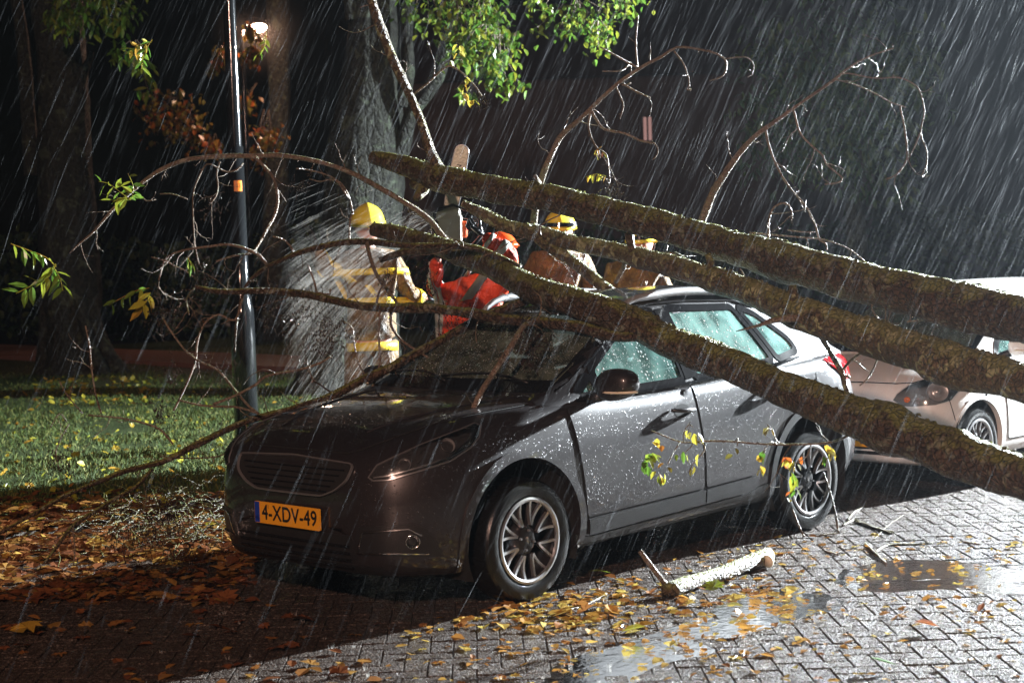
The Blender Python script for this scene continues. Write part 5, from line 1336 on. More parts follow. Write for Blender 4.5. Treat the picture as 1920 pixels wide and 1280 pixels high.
def person(label, P, look, coat_m, leg_m, gloves, hel, base, bulk=1.0, tr=1.0, bands=(), arm_bands=None, curl=(.8, .8), stripe=M['hiviz_yellow'], head=.115, palms=((0, 0, -1), (0, 0, -1)), group=None):
    """P: joint name -> Vector for head neck chest pelvis and, for sides l and r, sh el wr hip kn an"""
    root = thing('person', label, 'person', base, group)
    E_ = [('pelvis', 'waist'), ('waist', 'chest'), ('chest', 'neck'), ('neck', 'head')]
    P = dict(P); P['waist'] = (P['pelvis']+P['chest'])*.5
    for s in 'lr':
        E_ += [('chest', s+'sh'), (s+'sh', s+'el'), (s+'el', s+'wr'), ('pelvis', s+'hip'), (s+'hip', s+'kn'), (s+'kn', s+'an'), (s+'an', s+'toe')]
        P[s+'toe'] = P[s+'an']+Vector((look[0], look[1], 0)).normalized()*.17+Vector((0, 0, -.04))
    rad = {'pelvis': .135, 'waist': .12, 'chest': .14, 'neck': .055, 'head': .06, 'sh': .06, 'el': .042, 'wr': .028, 'hip': .085, 'kn': .058, 'an': .04, 'toe': .035}
    J = {k: (P[k], rad.get(k, rad.get(k[1:], .05)), rad.get(k, rad.get(k[1:], .05))*.85) for k in P}
    V, F = skin('body', J, E_, None, None, 2, 'pelvis')
    body = mk('body', V, F, M['skin'], root)
    V, F, f, r, up = head_mesh(P['head'], look, head); hd = mk('head', V, F, M['skin'], body); eyes(P['head'], f, r, up, head, hd)
    # garments
    low = P['pelvis']+Vector((0, 0, -.10))
    JC = {'low': (low, .235*bulk, .19*bulk), 'pelvis': (P['pelvis']+Vector((0, 0, .04)), .215*bulk, .175*bulk), 'waist': (P['waist'], .205*bulk, .165*bulk), 'chest': (P['chest'], .215*bulk, .17*bulk), 'col': (P['neck']-Vector((0, 0, .015)), .095*bulk, .085*bulk)}
    EC = [('low', 'pelvis'), ('pelvis', 'waist'), ('waist', 'chest'), ('chest', 'col')]
    for s in 'lr':
        m1 = (P[s+'sh']+P[s+'el'])*.5; m2 = (P[s+'el']+P[s+'wr'])*.5
        JC.update({s+'sh': (P[s+'sh'], .098*bulk, .095*bulk), s+'m1': (m1, .082*bulk, .08*bulk), s+'el': (P[s+'el'], .076*bulk, .074*bulk), s+'m2': (m2, .066*bulk, .064*bulk), s+'wr': (P[s+'wr'], .054*bulk, .052*bulk)})
        EC += [('chest', s+'sh'), (s+'sh', s+'m1'), (s+'m1', s+'el'), (s+'el', s+'m2'), (s+'m2', s+'wr')]
    V, F = skin('coat', JC, EC, None, None, 3, 'waist'); V = wrinkle(V, .026, 6, len(label)); V = wrinkle(V, .007, 15, len(label))
    coat = mk('coat' if coat_m is M['coat'] else 'jacket', V, F, coat_m, root); bv = BVHTree.FromPolygons(V, F)
    axis = (P['chest']-P['pelvis']).normalized()
    for t, w in bands: band('reflective_band', bv, P['pelvis']+(P['chest']-P['pelvis'])*t, axis, None, w, stripe, coat)
    for s, t, w, mm in (arm_bands or ()):
        a, b = P[s+'el'], P[s+'wr']
        if t < 0: a, b, t = P[s+'sh'], P[s+'el'], -t
        band('sleeve_band', bv, a+(b-a)*t, (b-a), None, w, mm, coat, n=18)
    JL = {'pelvis': (P['pelvis'], .17*bulk, .14*bulk)}; EL = []
    for s in 'lr':
        m1 = (P[s+'hip']+P[s+'kn'])*.5
        JL.update({s+'hip': (P[s+'hip'], .125*bulk, .12*bulk), s+'m': (m1, .108*bulk, .105*bulk), s+'kn': (P[s+'kn'], .09*bulk, .09*bulk), s+'an': (P[s+'an']+Vector((0, 0, .05)), .078*bulk, .078*bulk)})
        EL += [('pelvis', s+'hip'), (s+'hip', s+'m'), (s+'m', s+'kn'), (s+'kn', s+'an')]
    V, F = skin('trousers', JL, EL, None, None, 2, 'pelvis'); V = wrinkle(V, .014, 7, 3); tr_ = mk('trousers', V, F, leg_m, root)
    for s in 'lr':
        a, t_ = P[s+'an'], P[s+'toe']
        V, F = skin('boot', {'a': (a+Vector((0, 0, .16)), .062, .062), 'b': (a+Vector((0, 0, -.01)), .060, .055), 'c': ((a+t_)*.5+Vector((0, 0, -.02)), .055, .046), 'd': (t_, .05, .038)}, [('a', 'b'), ('b', 'c'), ('c', 'd')], None, None, 2); mk('boot', V, F, M['glove'], root)
        i = 'lr'.index(s)
        hand(P[s+'wr']+(P[s+'wr']-P[s+'el']).normalized()*.015, P[s+'wr']-P[s+'el'], palms[i], 1 if s == 'r' else -1, curl[i], gloves, root, 1.12)
    if hel == 'fire': helmet(P['head'], f, r, up, head, M['helmet_yellow'], root)
    elif hel == 'saw': helmet(P['head'], f, r, up, head, M['helmet_orange'], root, crest=False, ears=True, neck=False)
    return root, coat, bv
def J_(d, **k):
    return {a: at(v[0], v[1], d+(v[2] if len(v) > 2 else 0)) for a, v in k.items()}
# firefighter behind the bonnet, back towards us
p = J_(13.0, head=(690, 428), neck=(690, 462), chest=(693, 505), pelvis=(697, 618), lsh=(648, 487, .05), lel=(612, 520, -.1), lwr=(592, 462, -.15), rsh=(738, 490, .0), rel=(765, 548, .1), rwr=(800, 560, .25),
       lhip=(672, 650), lkn=(664, 755), lan=(658, 868), rhip=(722, 650), rkn=(728, 755), ran=(735, 866))
person('firefighter in tan coat with yellow bands standing behind the dark car bonnet', p, (-.45, -.55, -.1), M['coat'], M['coat'], M['glove'], 'fire', tuple(ground(697, 880, .05)), 1.0, bands=((-.28, .065), (.45, .07), (.95, .05)), arm_bands=(('l', -.6, .05, M['hiviz_yellow']), ('r', .5, .05, M['hiviz_yellow'])), curl=(.3, .7))
# man with the chainsaw, bent over
p = J_(12.6, head=(940, 478, .15), neck=(928, 508, .1), chest=(905, 548, .0), pelvis=(850, 655, .15), lsh=(940, 540, -.12), lel=(962, 482, -.35), lwr=(905, 440, -.35), rsh=(850, 545, .05), rel=(812, 548, .1), rwr=(822, 482, -.2),
       lhip=(872, 690, .1), lkn=(905, 775, 0), lan=(890, 884, .1), rhip=(830, 690, .2), rkn=(828, 780, .1), ran=(815, 880, .2))
saw_man, jac, jbv = person('chainsaw operator in bright orange jacket and orange helmet cutting the limb', p, (.15, -.75, -.2), M['jacket'], M['dark_cloth'], M['glove'], 'saw', tuple(ground(850, 890, .05)), .88,
       arm_bands=(('l', .35, .06, M['grey_reflex']), ('l', .75, .03, M['grey_reflex']), ('r', -.55, .03, M['grey_reflex']), ('r', -.8, .03, M['grey_reflex'])), curl=(.95, .95), palms=((-1, -.2, .2), (1, -.2, .2)), head=.108)
# two more firefighters behind the roof
p = J_(13.9, head=(1050, 436), neck=(1050, 466), chest=(1050, 500), pelvis=(1050, 605), lsh=(1092, 487), lel=(1112, 545), lwr=(1105, 600, -.1), rsh=(1008, 487), rel=(986, 545), rwr=(1000, 595, -.15),
       lhip=(1072, 635), lkn=(1074, 735), lan=(1076, 838), rhip=(1028, 635), rkn=(1026, 735), ran=(1024, 838))
person('firefighter with yellow and black helmet facing us behind the car roof', p, (.75, .62, -.12), M['coat'], M['coat'], M['glove'], 'fire', tuple(ground(1050, 850, .05)), 1.0, bands=((.28, .05), (-.28, .05)), arm_bands=(('r', -.7, .05, M['hiviz_yellow']),))
p = J_(14.4, head=(1203, 458), neck=(1198, 486), chest=(1192, 520), pelvis=(1190, 615), lsh=(1235, 507), lel=(1255, 560), lwr=(1262, 600, -.1), rsh=(1148, 507), rel=(1132, 560), rwr=(1140, 600, -.1),
       lhip=(1210, 640), lkn=(1212, 730), lan=(1214, 822), rhip=(1168, 640), rkn=(1166, 730), ran=(1164, 822))
person('bare-faced firefighter in tan coat furthest right, seen below the upper trunk', p, (.9, .30, -.15), M['coat'], M['coat'], M['glove'], 'fire', tuple(ground(1190, 835, .05)), .97, bands=((-.28, .05),))
# chainsaw
cs = thing('chainsaw', 'chainsaw with its long bar pointing up beside the cut limb', 'chainsaw', tuple(at(838, 440, 12.35)))
a, b = at(842, 405, 12.32), at(868, 272, 12.3); ax = (b-a).normalized(); sd_ = ax.cross(cf).normalized(); L = (b-a).length; W_ = .054
Pb = [(-.02, -W_*.8), (L*.5, -W_*1.05), (L-.05, -W_*.9)]+[(L-.05+.05*math.sin(t), -W_*.9*math.cos(t)) for t in np.linspace(.2, math.pi-.2, 9)]+[(L-.05, W_*.9), (L*.5, W_*1.05), (-.02, W_*.8)]
m_ = len(Pb); V = [a+ax*x+sd_*y-cf*.004 for x, y in Pb]+[a+ax*x+sd_*y+cf*.004 for x, y in Pb]
mk('guide_bar', V, [tuple(range(m_)), tuple(range(2*m_-1, m_-1, -1))]+[(i, i+m_, (i+1) % m_+m_, (i+1) % m_) for i in range(m_)], M['steel'], cs, smooth=False)
V, F = tube([a+ax*x+sd_*y*1.06 for x, y in resample(Pb, .02)], .006, 5, False); mk('saw_chain', V, F, M['dull_chrome'], cs)
V, F = text_geo('MUM', .05, 1, .0006, .001); mk('bar_lettering', [a+ax*(L*.62+v.x)+sd_*v.y*-1-cf*.0052 for v in V], F, M['plastic'], cs, smooth=False)
g = Geo(); q = Matrix((sd_, cf.cross(sd_).normalized()*0+ax, cf)).transposed()
def cbox(name, u, v, d, s, m, par=cs, bev=.02, tilt=0):
    g = Geo(); rt = Matrix.Rotation(R(tilt), 3, cf) @ q; g.box(at(u, v, d), s, rt); o = g.build(name, m, par, smooth=False)
    bm_ = o.modifiers.new('b', 'BEVEL'); bm_.width = bev; bm_.segments = 3; return o
cbox('housing', 845, 428, 12.4, (.17, .20, .18), M['saw_white'], tilt=-12); cbox('engine_cover', 840, 402, 12.36, (.19, .07, .15), M['saw_white'], tilt=-25, bev=.03)
cbox('fuel_tank', 838, 462, 12.42, (.12, .13, .12), M['saw_white'], tilt=-5); cbox('rear_cover', 868, 430, 12.42, (.07, .12, .14), M['saw_orange'], tilt=-8)
V, F = tube([at(u, v, 12.3) for u, v in ((815, 400), (812, 430), (818, 470), (838, 488))], .013, 8); mk('front_handle', V, F, M['plastic'], cs)
V, F = tube([at(u, v, 12.3) for u, v in ((868, 405), (895, 412), (905, 440), (885, 462), (858, 458))], .016, 8); mk('rear_handle', V, F, M['plastic'], cs)
V, F = tube([at(u, v, 12.3) for u, v in ((822, 392), (850, 384), (880, 396))], .010, 8); mk('chain_brake', V, F, M['plastic'], cs)
# flying sawdust and spray off the chain
n = N('spray'); n.n.remove(n.b)
df = n.new('ShaderNodeBsdfTranslucent'); df.inputs[0].default_value = (.9, .9, .85, 1); d2 = n.new('ShaderNodeBsdfDiffuse'); d2.inputs[0].default_value = (.9, .9, .85, 1)
tr = n.new('ShaderNodeBsdfTransparent'); m1 = n.new('ShaderNodeMixShader'); m2 = n.new('ShaderNodeMixShader'); m1.inputs[0].default_value = .5; m2.inputs[0].default_value = .2
n.link(df.outputs[0], m1.inputs[1]); n.link(d2.outputs[0], m1.inputs[2]); n.link(tr.outputs[0], m2.inputs[1]); n.link(m1.outputs[0], m2.inputs[2]); n.link(m2.outputs[0], n.out.inputs[0]); M['spray'] = n.m
rn = random.Random(4); g = Geo()
src = at(838, 398, 12.3)
for i in range(5200):
    t = rn.random()**.6; ang = rn.gauss(0, .20); el = rn.gauss(.16+.0, .22)
    u = 838-300*t*math.cos(ang)*1.0; v = 392+8+t*240*(.28+el*1.0)+120*t*t*max(0, el+.5)
    if rn.random() < .45: u = 560+rn.random()*170; v = 520+rn.random()*240; t = .7
    d = 12.3+rn.gauss(0, .35)*(.2+t)
    c = at(u, v, d); dr = math.atan2(v-392, 838-u); sl = .45+.55*min(1, (v-392)/260)
    dv = (at(u-10*math.cos(sl*1.0), v+10*math.sin(sl), d)-c).normalized(); ln = rn.uniform(.02, .12)*(.35+t); w = rn.uniform(.0004, .0011)
    e = dv.cross(cf).normalized()*w; k = dv.cross(e).normalized()*w
    g.add([c-dv*ln, c+e, c-e*.5+k*.8, c-e*.5-k*.8, c+dv*ln], [(0, 1, 2), (0, 2, 3), (0, 3, 1), (4, 2, 1), (4, 3, 2), (4, 1, 3)])
tag(g.build('sawdust_spray', M['spray'], smooth=False), 'flying sawdust and water spray off the chainsaw', None, kind='stuff')
# ------------------------------------------------------------------ trees, lamp posts, background
M['post'] = simple('wet_galvanised_post', (.010, .011, .012), .09, 0, .05, 60)
def tree_trunk(root, P, m, name='trunk', seg=40, amp=.09, step=.12, seed=1, stretch=.25):
    C, rr = px_path(P, step); V, F = tube(C, rr, seg, False, 0)
    out = []
    for i, v in enumerate(V):
        c = C[i//seg]; d = v-c; a = math.atan2(d.y, d.x)
        q = Vector((math.cos(a)*3.2, math.sin(a)*3.2, v.z*stretch*3+seed*9))
        rid = abs(noise.noise(q*2.2))*1.6+abs(noise.noise(q*5))*.5
        out.append(c+d*(1+amp*(rid-.6)+.05*noise.noise(q)))
    return mk(name, out, F, m, root)
OB = M['oakbark']
tl = thing('tree', 'old tree with ridged bark and spreading roots at the left edge of the lawn', 'tree', tuple(ground(150, 702)))
tree_trunk(tl, [(95, -60, 27, 48), (105, 0, 27, 47), (118, 150, 27, 46), (122, 300, 27, 50), (128, 420, 27, 53), (132, 520, 27, 56), (138, 600, 27, 52), (145, 660, 27, 58), (150, 712, 27, 78), (150, 730, 27, 90)], OB, seed=2)
tree_trunk(tl, [(150, 560, 26.6, 14), (160, 610, 26.6, 12), (172, 650, 26.5, 10), (190, 690, 26.4, 12), (205, 715, 26.3, 8)], OB, 'root', 14, .12, .1, 4)
tree_trunk(tl, [(165, 560, 26.8, 18), (178, 610, 26.7, 14), (200, 655, 26.6, 13), (222, 688, 26.5, 14), (245, 708, 26.5, 9)], OB, 'root', 14, .12, .1, 5)
tree_trunk(tl, [(90, 480, 26.9, 20), (88, 560, 26.9, 16), (85, 640, 26.9, 14), (80, 715, 26.9, 18)], OB, 'root', 14, .12, .1, 6)
tree_trunk(tl, [(140, 190, 26.9, 14), (155, 140, 26.9, 10), (166, 115, 26.9, 7), (172, 98, 26.9, 4)], OB, 'branch', 12, .1, .1, 7)
tree_trunk(tl, [(60, 330, 27.2, 16), (52, 200, 27.2, 14), (40, 60, 27.2, 12), (20, -60, 27.2, 10)], OB, 'branch', 12, .1, .15, 8)
tc_ = thing('tree', 'mossy old tree behind the firefighters, lit along its right side', 'tree', tuple(ground(655, 752)))
tree_trunk(tc_, [(708, -70, 21.5, 44), (704, 0, 21.5, 46), (700, 100, 21.5, 50), (692, 200, 21.5, 62), (685, 300, 21.5, 74), (680, 400, 21.5, 74), (672, 520, 21.5, 76), (664, 620, 21.5, 82), (656, 700, 21.5, 95), (650, 765, 21.5, 130), (650, 790, 21.5, 150)], OB, seed=11)
tree_trunk(tc_, [(735, 330, 21.4, 22), (758, 260, 21.3, 16), (770, 215, 21.2, 13), (800, 175, 21.1, 14), (826, 130, 21, 13), (840, 60, 21, 11), (848, -60, 21, 10)], OB, 'branch', 16, .12, .12, 12)
tree_trunk(tc_, [(752, 200, 21.4, 12), (766, 140, 21.4, 12), (764, 60, 21.4, 11), (770, -60, 21.4, 11)], OB, 'branch', 14, .12, .12, 13)
tree_trunk(tc_, [(660, 40, 21.3, 14), (655, 0, 21.3, 12), (645, -60, 21.2, 12)], OB, 'branch', 14, .12, .12, 14)
td = thing('tree', 'pale smooth tree trunk next to the glowing street lamp', 'tree', tuple(ground(512, 668)))
tree_trunk(td, [(520, -60, 36, 22), (522, 100, 36, 22), (524, 200, 36, 20), (520, 300, 36, 22), (514, 500, 36, 26), (508, 680, 36, 38)], OB, seed=21, amp=.05)
# leaves
def leaf_shape(kind, s, rn):
    if kind == 'ovate': O = [(0, 0, 0), (.30, .32, .08), (.62, .30, .05), (1.0, 0, -.12), (.62, -.30, .05), (.30, -.32, .08), (.5, 0, -.04)]
    elif kind == 'lance': O = [(0, 0, 0), (.25, .15, .03), (.6, .16, .0), (1.0, 0, -.15), (.6, -.16, .0), (.25, -.15, .03), (.5, 0, -.03)]
    else: O = [(0, 0, 0), (.02, .32, .02), (.22, .26, .05), (.20, .58, -.02), (.48, .36, .06), (.62, .50, .0), (.70, .22, .04), (1.05, 0, -.08), (.70, -.22, .04), (.62, -.50, .0), (.48, -.36, .06), (.20, -.58, -.02), (.22, -.26, .05), (.02, -.32, .02), (.42, 0, -.03)]
    n_ = len(O)-1; b = rn.uniform(-.4, .5)
    V = [Vector((x*s, y*s, (z+b*(x*x*.5+y*y))*s)) for x, y, z in O]
    return V, [(n_, i, (i+1) % n_) for i in range(n_)]
def leaf_at(g, p, kind, s, rn, rot): 
    V, F = leaf_shape(kind, s, rn); g.add([p+rot @ v for v in V], F)
def rrot(rn, droop=None):
    if droop is None: return Matrix.Rotation(rn.uniform(0, 6.28), 3, 'Z') @ Matrix.Rotation(rn.uniform(-1.5, 1.5), 3, 'Y') @ Matrix.Rotation(rn.uniform(-1.5, 1.5), 3, 'X')
    return Matrix.Rotation(rn.uniform(0, 6.28), 3, 'Z') @ Matrix.Rotation(droop+rn.gauss(0, .35), 3, 'Y') @ Matrix.Rotation(rn.gauss(0, .5), 3, 'X')
def cloud(root, blobs, m, kind, size, seed, name='crown', droop=.8, twigs_=True):
    """foliage: (u, v, depth, ru, rv, count) clumps"""
    rn = random.Random(seed); g = Geo(); tw = Geo()
    for u, v, d, ru, rv, cnt in blobs:
        subs = [(rn.gauss(0, .5), rn.gauss(0, .5), rn.gauss(0, .5)) for _ in range(max(3, cnt//16))]
        for a, b, c in subs:
            c0 = at(u+a*ru, v+b*rv, d+c*ru*d/FPX)
            if twigs_: c1 = at(u+a*ru*.3, v-rv*1.1, d+c*ru*d/FPX); tw.add(*tube([c0, (c0+c1)*.5+Vector((rn.gauss(0, .03), rn.gauss(0, .03), 0)), c1], [.003, .004, .006], 4, False))
            for _ in range(cnt//len(subs)):
                p = c0+Vector((rn.gauss(0, 1), rn.gauss(0, 1), rn.gauss(0, 1)))*(ru*.30*d/FPX)
                leaf_at(g, p, kind, size*rn.uniform(.6, 1.25), rn, rrot(rn, droop))
    o = tag(g.build(name, m, root, smooth=False), kind='stuff')
    if twigs_ and tw.V: tag(tw.build('twigs', TW, root), kind='stuff')
    return o
cloud(tc_, [(900, 30, 19, 60, 50, 300), (930, 120, 18.5, 45, 50, 150), (860, 60, 19, 50, 60, 200), (910, 90, 18.6, 50, 40, 120), (915, 135, 18.4, 22, 30, 70), (800, 20, 20, 50, 40, 120), (870, 170, 18.4, 12, 16, 26)], M['leaf_green'], 'ovate', .095, 1)
cloud(tc_, [(1085, 35, 17.5, 50, 30, 150), (1120, 70, 17.2, 35, 28, 110), (1030, 15, 17.8, 30, 16, 60), (1140, 10, 17.5, 55, 18, 80)], M['leaf_green'], 'ovate', .08, 2)
cloud(tl, [(200, 20, 24, 55, 40, 300), (110, 10, 24, 35, 30, 120), (255, 100, 22, 28, 22, 70), (262, 145, 22, 18, 26, 30), (160, 30, 24, 40, 30, 90)], M['leaf_green'], 'lance', .16, 3)
cloud(td, [(415, 105, 33, 26, 18, 90), (470, 75, 32.5, 22, 40, 90), (485, 100, 31.5, 26, 20, 60), (330, 215, 35, 60, 30, 140), (350, 250, 35, 55, 30, 150), (405, 270, 34.5, 30, 18, 60), (500, 260, 34, 35, 50, 160), (400, 130, 33, 14, 14, 30), (310, 190, 36, 50, 20, 60), (490, 200, 35, 40, 40, 60)], M['leaf_autumn'], 'ovate', .14, 4)
tr_ = thing('tree', 'dark green leafy tree in the rain behind the upper limbs on the right', 'tree', tuple(ground(1600, 640)))
tree_trunk(tr_, [(1615, 650, 24, 24), (1610, 500, 24, 20), (1600, 350, 24, 17), (1590, 200, 24, 12), (1585, 60, 24, 7)], OB, seed=31)
for i, (a, b) in enumerate((((1600, 330), (1480, 200)), ((1598, 280), (1720, 160)), ((1600, 380), (1450, 310)), ((1595, 240), (1520, 60)))):
    tree_trunk(tr_, [(a[0], a[1], 24, 9), ((a[0]+b[0])/2, (a[1]+b[1])/2-10, 23.6, 7), (b[0], b[1], 23.3, 4)], OB, 'branch', 8, .1, .15, 32+i)
cloud(tr_, [(1500, 170, 23, 90, 70, 700), (1620, 200, 22.5, 100, 80, 900), (1540, 290, 22.5, 80, 50, 500), (1440, 260, 23, 60, 60, 300), (1700, 120, 23, 60, 70, 300), (1560, 60, 23.5, 110, 50, 500), (1450, 110, 24, 60, 50, 300), (1660, 310, 23, 60, 50, 250)], M['leaf_dim'], 'lance', .15, 5, twigs_=False)
hd_ = thing('hedge', 'dark hedge far behind the lawn, almost lost in the night', 'hedge', tuple(ground(900, 640)))
rn = random.Random(8); g = Geo()
ha, hb = ground(-400, 648), ground(2300, 600)
for i in range(9000):
    t = rn.random(); p = ha.lerp(hb, t)+Vector((rn.gauss(0, .6), rn.gauss(0, .6), 0)); p.z = rn.random()**.7*(2.2+.8*noise.noise(p*.3))
    leaf_at(g, p, 'ovate', rn.uniform(.12, .25), rn, rrot(rn))
tag(g.build('foliage', M['leaf_dim'], hd_, smooth=False), kind='stuff')
g = Geo()
for i in range(40):
    p = ha.lerp(hb, i/39); g.add(*tube([Vector((p.x, p.y, 0)), Vector((p.x+.1, p.y, 1.2)), Vector((p.x, p.y+.2, 2.))], [.05, .04, .02], 6))
tag(g.build('stems', OB, hd_), kind='stuff')
# lamp post in front, with the number tag
lp = thing('lamp_post', 'tall wet lamp post with thick base and orange number tag beside the dark car', 'lamp post', tuple(ground(465, 858)))
b0 = ground(465, 858); dl = (b0-CAM).dot(cf); s_ = dl/FPX
def vert(z, off=0): return Vector((b0.x, b0.y, z))+cr*off
zt = at(462, 568, dl).z
V, F = tube([vert(-.05), vert(zt-.12), vert(zt-.06), vert(zt), vert(zt+.12), vert(zt+1.4)], [23*s_, 22.5*s_, 22*s_, 19*s_, 15.5*s_, 15*s_], 32); mk('base_section', V, F, M['post'], lp)
V, F = tube([vert(z) for z in np.linspace(zt+.1, 6.2, 12)], [14*s_-.002*i for i in range(12)], 28); mk('shaft', V, F, M['post'], lp)
V, F = tube([vert(6.1), vert(6.4)+cr*.15, vert(6.5)+cr*.7], [.035, .03, .03], 10); mk('arm', V, F, M['post'], lp)
g = Geo(); g.box(vert(6.5)+cr*.95, (.25, .55, .1)); mk('lamp_head', g.V, g.F, M['post'], lp, smooth=False)
n = N('door_seal'); 
zc_ = at(461, 350, dl); cc = vert(zc_.z); V = []; 
for k in range(7):
    a = -.15+.95*k/6; dirv = (-cf*math.cos(a)+cr*math.sin(a)); dirv.z = 0; dirv.normalize()
    for zz in (.048, -.048): V.append(cc+dirv*(15.6*s_+.004)+Vector((0, 0, zz)))
M['tag'] = simple('orange_tag', (.75, .22, .02), .4)
tg = mk('number_tag', V, [(2*k, 2*k+1, 2*k+3, 2*k+2) for k in range(6)], M['tag'], lp)
V, F = text_geo('13', .05, .9, .0004, .001)
a = .33; dirv = (-cf*math.cos(a)+cr*math.sin(a)); dirv.z = 0; dirv.normalize(); sdv = Vector((0, 0, 1)).cross(dirv)
mk('tag_digits', [cc+dirv*(15.6*s_+.008)+sdv*v.x*.9+Vector((0, 0, v.y)) for v in V], F, M['ink'], tg, smooth=False)
# the lit street lamp further off
L0 = at(485, 52, 33.5)
sl_ = thing('street_lamp', 'lit street lamp glowing pink-white far behind, upper left', 'street lamp', (L0.x, L0.y, 0))
pb = Vector((L0.x, L0.y, 0))-Vector((cr.x, cr.y, 0))*.35
V, F = tube([pb, pb+Vector((0, 0, 3)), pb+Vector((0, 0, L0.z-.1)), pb+Vector((0, 0, L0.z+.12))+Vector((cr.x, cr.y, 0))*.12, Vector((L0.x, L0.y, L0.z+.14))], [.07, .06, .05, .04, .035], 12); mk('pole', V, F, M['post'], sl_)
n = N('lamp_glow'); n.set(emit=(1.0, .62, .42), emits=95.0); M['glow'] = n.m
orb('bulb', L0, .13, M['glow'], sl_, 1.2, 1.2, .7, 10)
V, F = tube([L0+Vector((0, 0, .06)), L0+Vector((0, 0, .12)), L0+Vector((0, 0, .17))], [.20, .16, .04], 16); mk('hood', V, F, M['post'], sl_)
lo = lamp('street_lamp_light', 'POINT', L0-Vector((0, 0, .12)), 170, (1.0, .55, .36), shadow_soft_size=.08)
# house wall with a dim window, and a car parked far away
n = N('dark_brick'); n.set(color=n.mix(n.noise(3, 4), (.05, .035, .03), (.09, .06, .05)), rough=.7); M['dbrick'] = n.m
n = N('curtained_window'); wv = n.noise(9, 2, co=n.co((3, 3, .2))); n.set(color=(.3, .2, .18), emit=(1.0, .55, .50), emits=.30); M['litwin'] = n.m
h0 = ground(1216, 640); dh = 44.0; hb_ = at(1216, 240, dh)
hs = thing('house', 'dark house in the night behind the trees with one dim pink window', 'house', (hb_.x, hb_.y, 0))
def hp(x, y, z): return Vector((hb_.x, hb_.y, z))+Vector((cr.x, cr.y, 0)).normalized()*x+Vector((cf.x, cf.y, 0)).normalized()*y
wz = hb_.z; hw, hh = .16, .36
X = [-7, -hw, hw, 6]; Z = [-.1, wz-hh, wz+hh, 6.3]; V = [hp(x, .3, z) for z in Z for x in X]
mk('wall', V, [(j*4+i, j*4+i+1, (j+1)*4+i+1, (j+1)*4+i) for j in range(3) for i in range(3) if not (i == 1 and j == 1)]+[], M['dbrick'], hs, smooth=False)
mk('side_wall', [hp(6, .3, -.1), hp(6, 8, -.1), hp(6, 8, 6.3), hp(6, .3, 6.3), hp(-7, .3, -.1), hp(-7, 8, -.1), hp(-7, 8, 6.3), hp(-7, .3, 6.3)], [(0, 1, 2, 3), (4, 7, 6, 5)], M['dbrick'], hs, smooth=False)
mk('roof', [hp(-7.4, -.2, 6.25), hp(6.4, -.2, 6.25), hp(6.4, 4.2, 8.8), hp(-7.4, 4.2, 8.8), hp(6.4, 8.4, 6.25), hp(-7.4, 8.4, 6.25)], [(0, 1, 2, 3), (3, 2, 4, 5)], M['dbrick'], hs, smooth=False)
g = Geo()
for x0, x1, z0, z1 in ((-hw, hw, wz-hh, wz-hh+.05), (-hw, hw, wz+hh-.05, wz+hh), (-hw, -hw+.05, wz-hh, wz+hh), (hw-.05, hw, wz-hh, wz+hh), (-.02, .02, wz-hh, wz+hh)):
    g.add([hp(x, y, z) for y in (.28, .38) for z in (z0, z1) for x in (x0, x1)], [(0, 1, 3, 2), (4, 6, 7, 5), (0, 4, 5, 1), (2, 3, 7, 6), (0, 2, 6, 4), (1, 5, 7, 3)])
wf = g.build('window', M['dbrick'], hs, smooth=False)
mk('pane', [hp(-hw, .36, wz-hh), hp(hw, .36, wz-hh), hp(hw, .36, wz+hh), hp(-hw, .36, wz+hh)], [(0, 1, 2, 3)], M['litwin'], wf, smooth=False)
def copy_tree(o, parent=None):
    c = o.copy(); col.objects.link(c)
    if parent: c.parent = parent
    for ch in list(o.children): copy_tree(ch, c)
    return c
fc = copy_tree(car2); gc = ground(432, 575); fp = at(432, 520, 40); fc.location = (fp.x-1.0, fp.y, 0); tag(fc, 'pale car parked far away across the lawn, half lost in the dark')
# floodlight on its mast, right of the frame
fm = thing('floodlight_mast', 'bright work light on a mast right of the cars', 'floodlight', (FLOOD.x-.6, FLOOD.y, 0))
V, F = tube([Vector((FLOOD.x-.6, FLOOD.y, 0)), Vector((FLOOD.x-.6, FLOOD.y, 5.1))], [.06, .045], 12); mk('mast', V, F, M['post'], fm)
V, F = tube([Vector((FLOOD.x-.6, FLOOD.y, 5.0)), Vector((FLOOD.x-.3, FLOOD.y, 5.0))], [.03, .03], 8); mk('bracket', V, F, M['post'], fm)
V, F = tube([FLOOD+Vector((-.3, 0, 0)), FLOOD+Vector((-.2, 0, 0)), FLOOD+Vector((-.16, 0, 0))], [.16, .22, .23], 20); mk('lamp_housing', V, F, M['post'], fm)
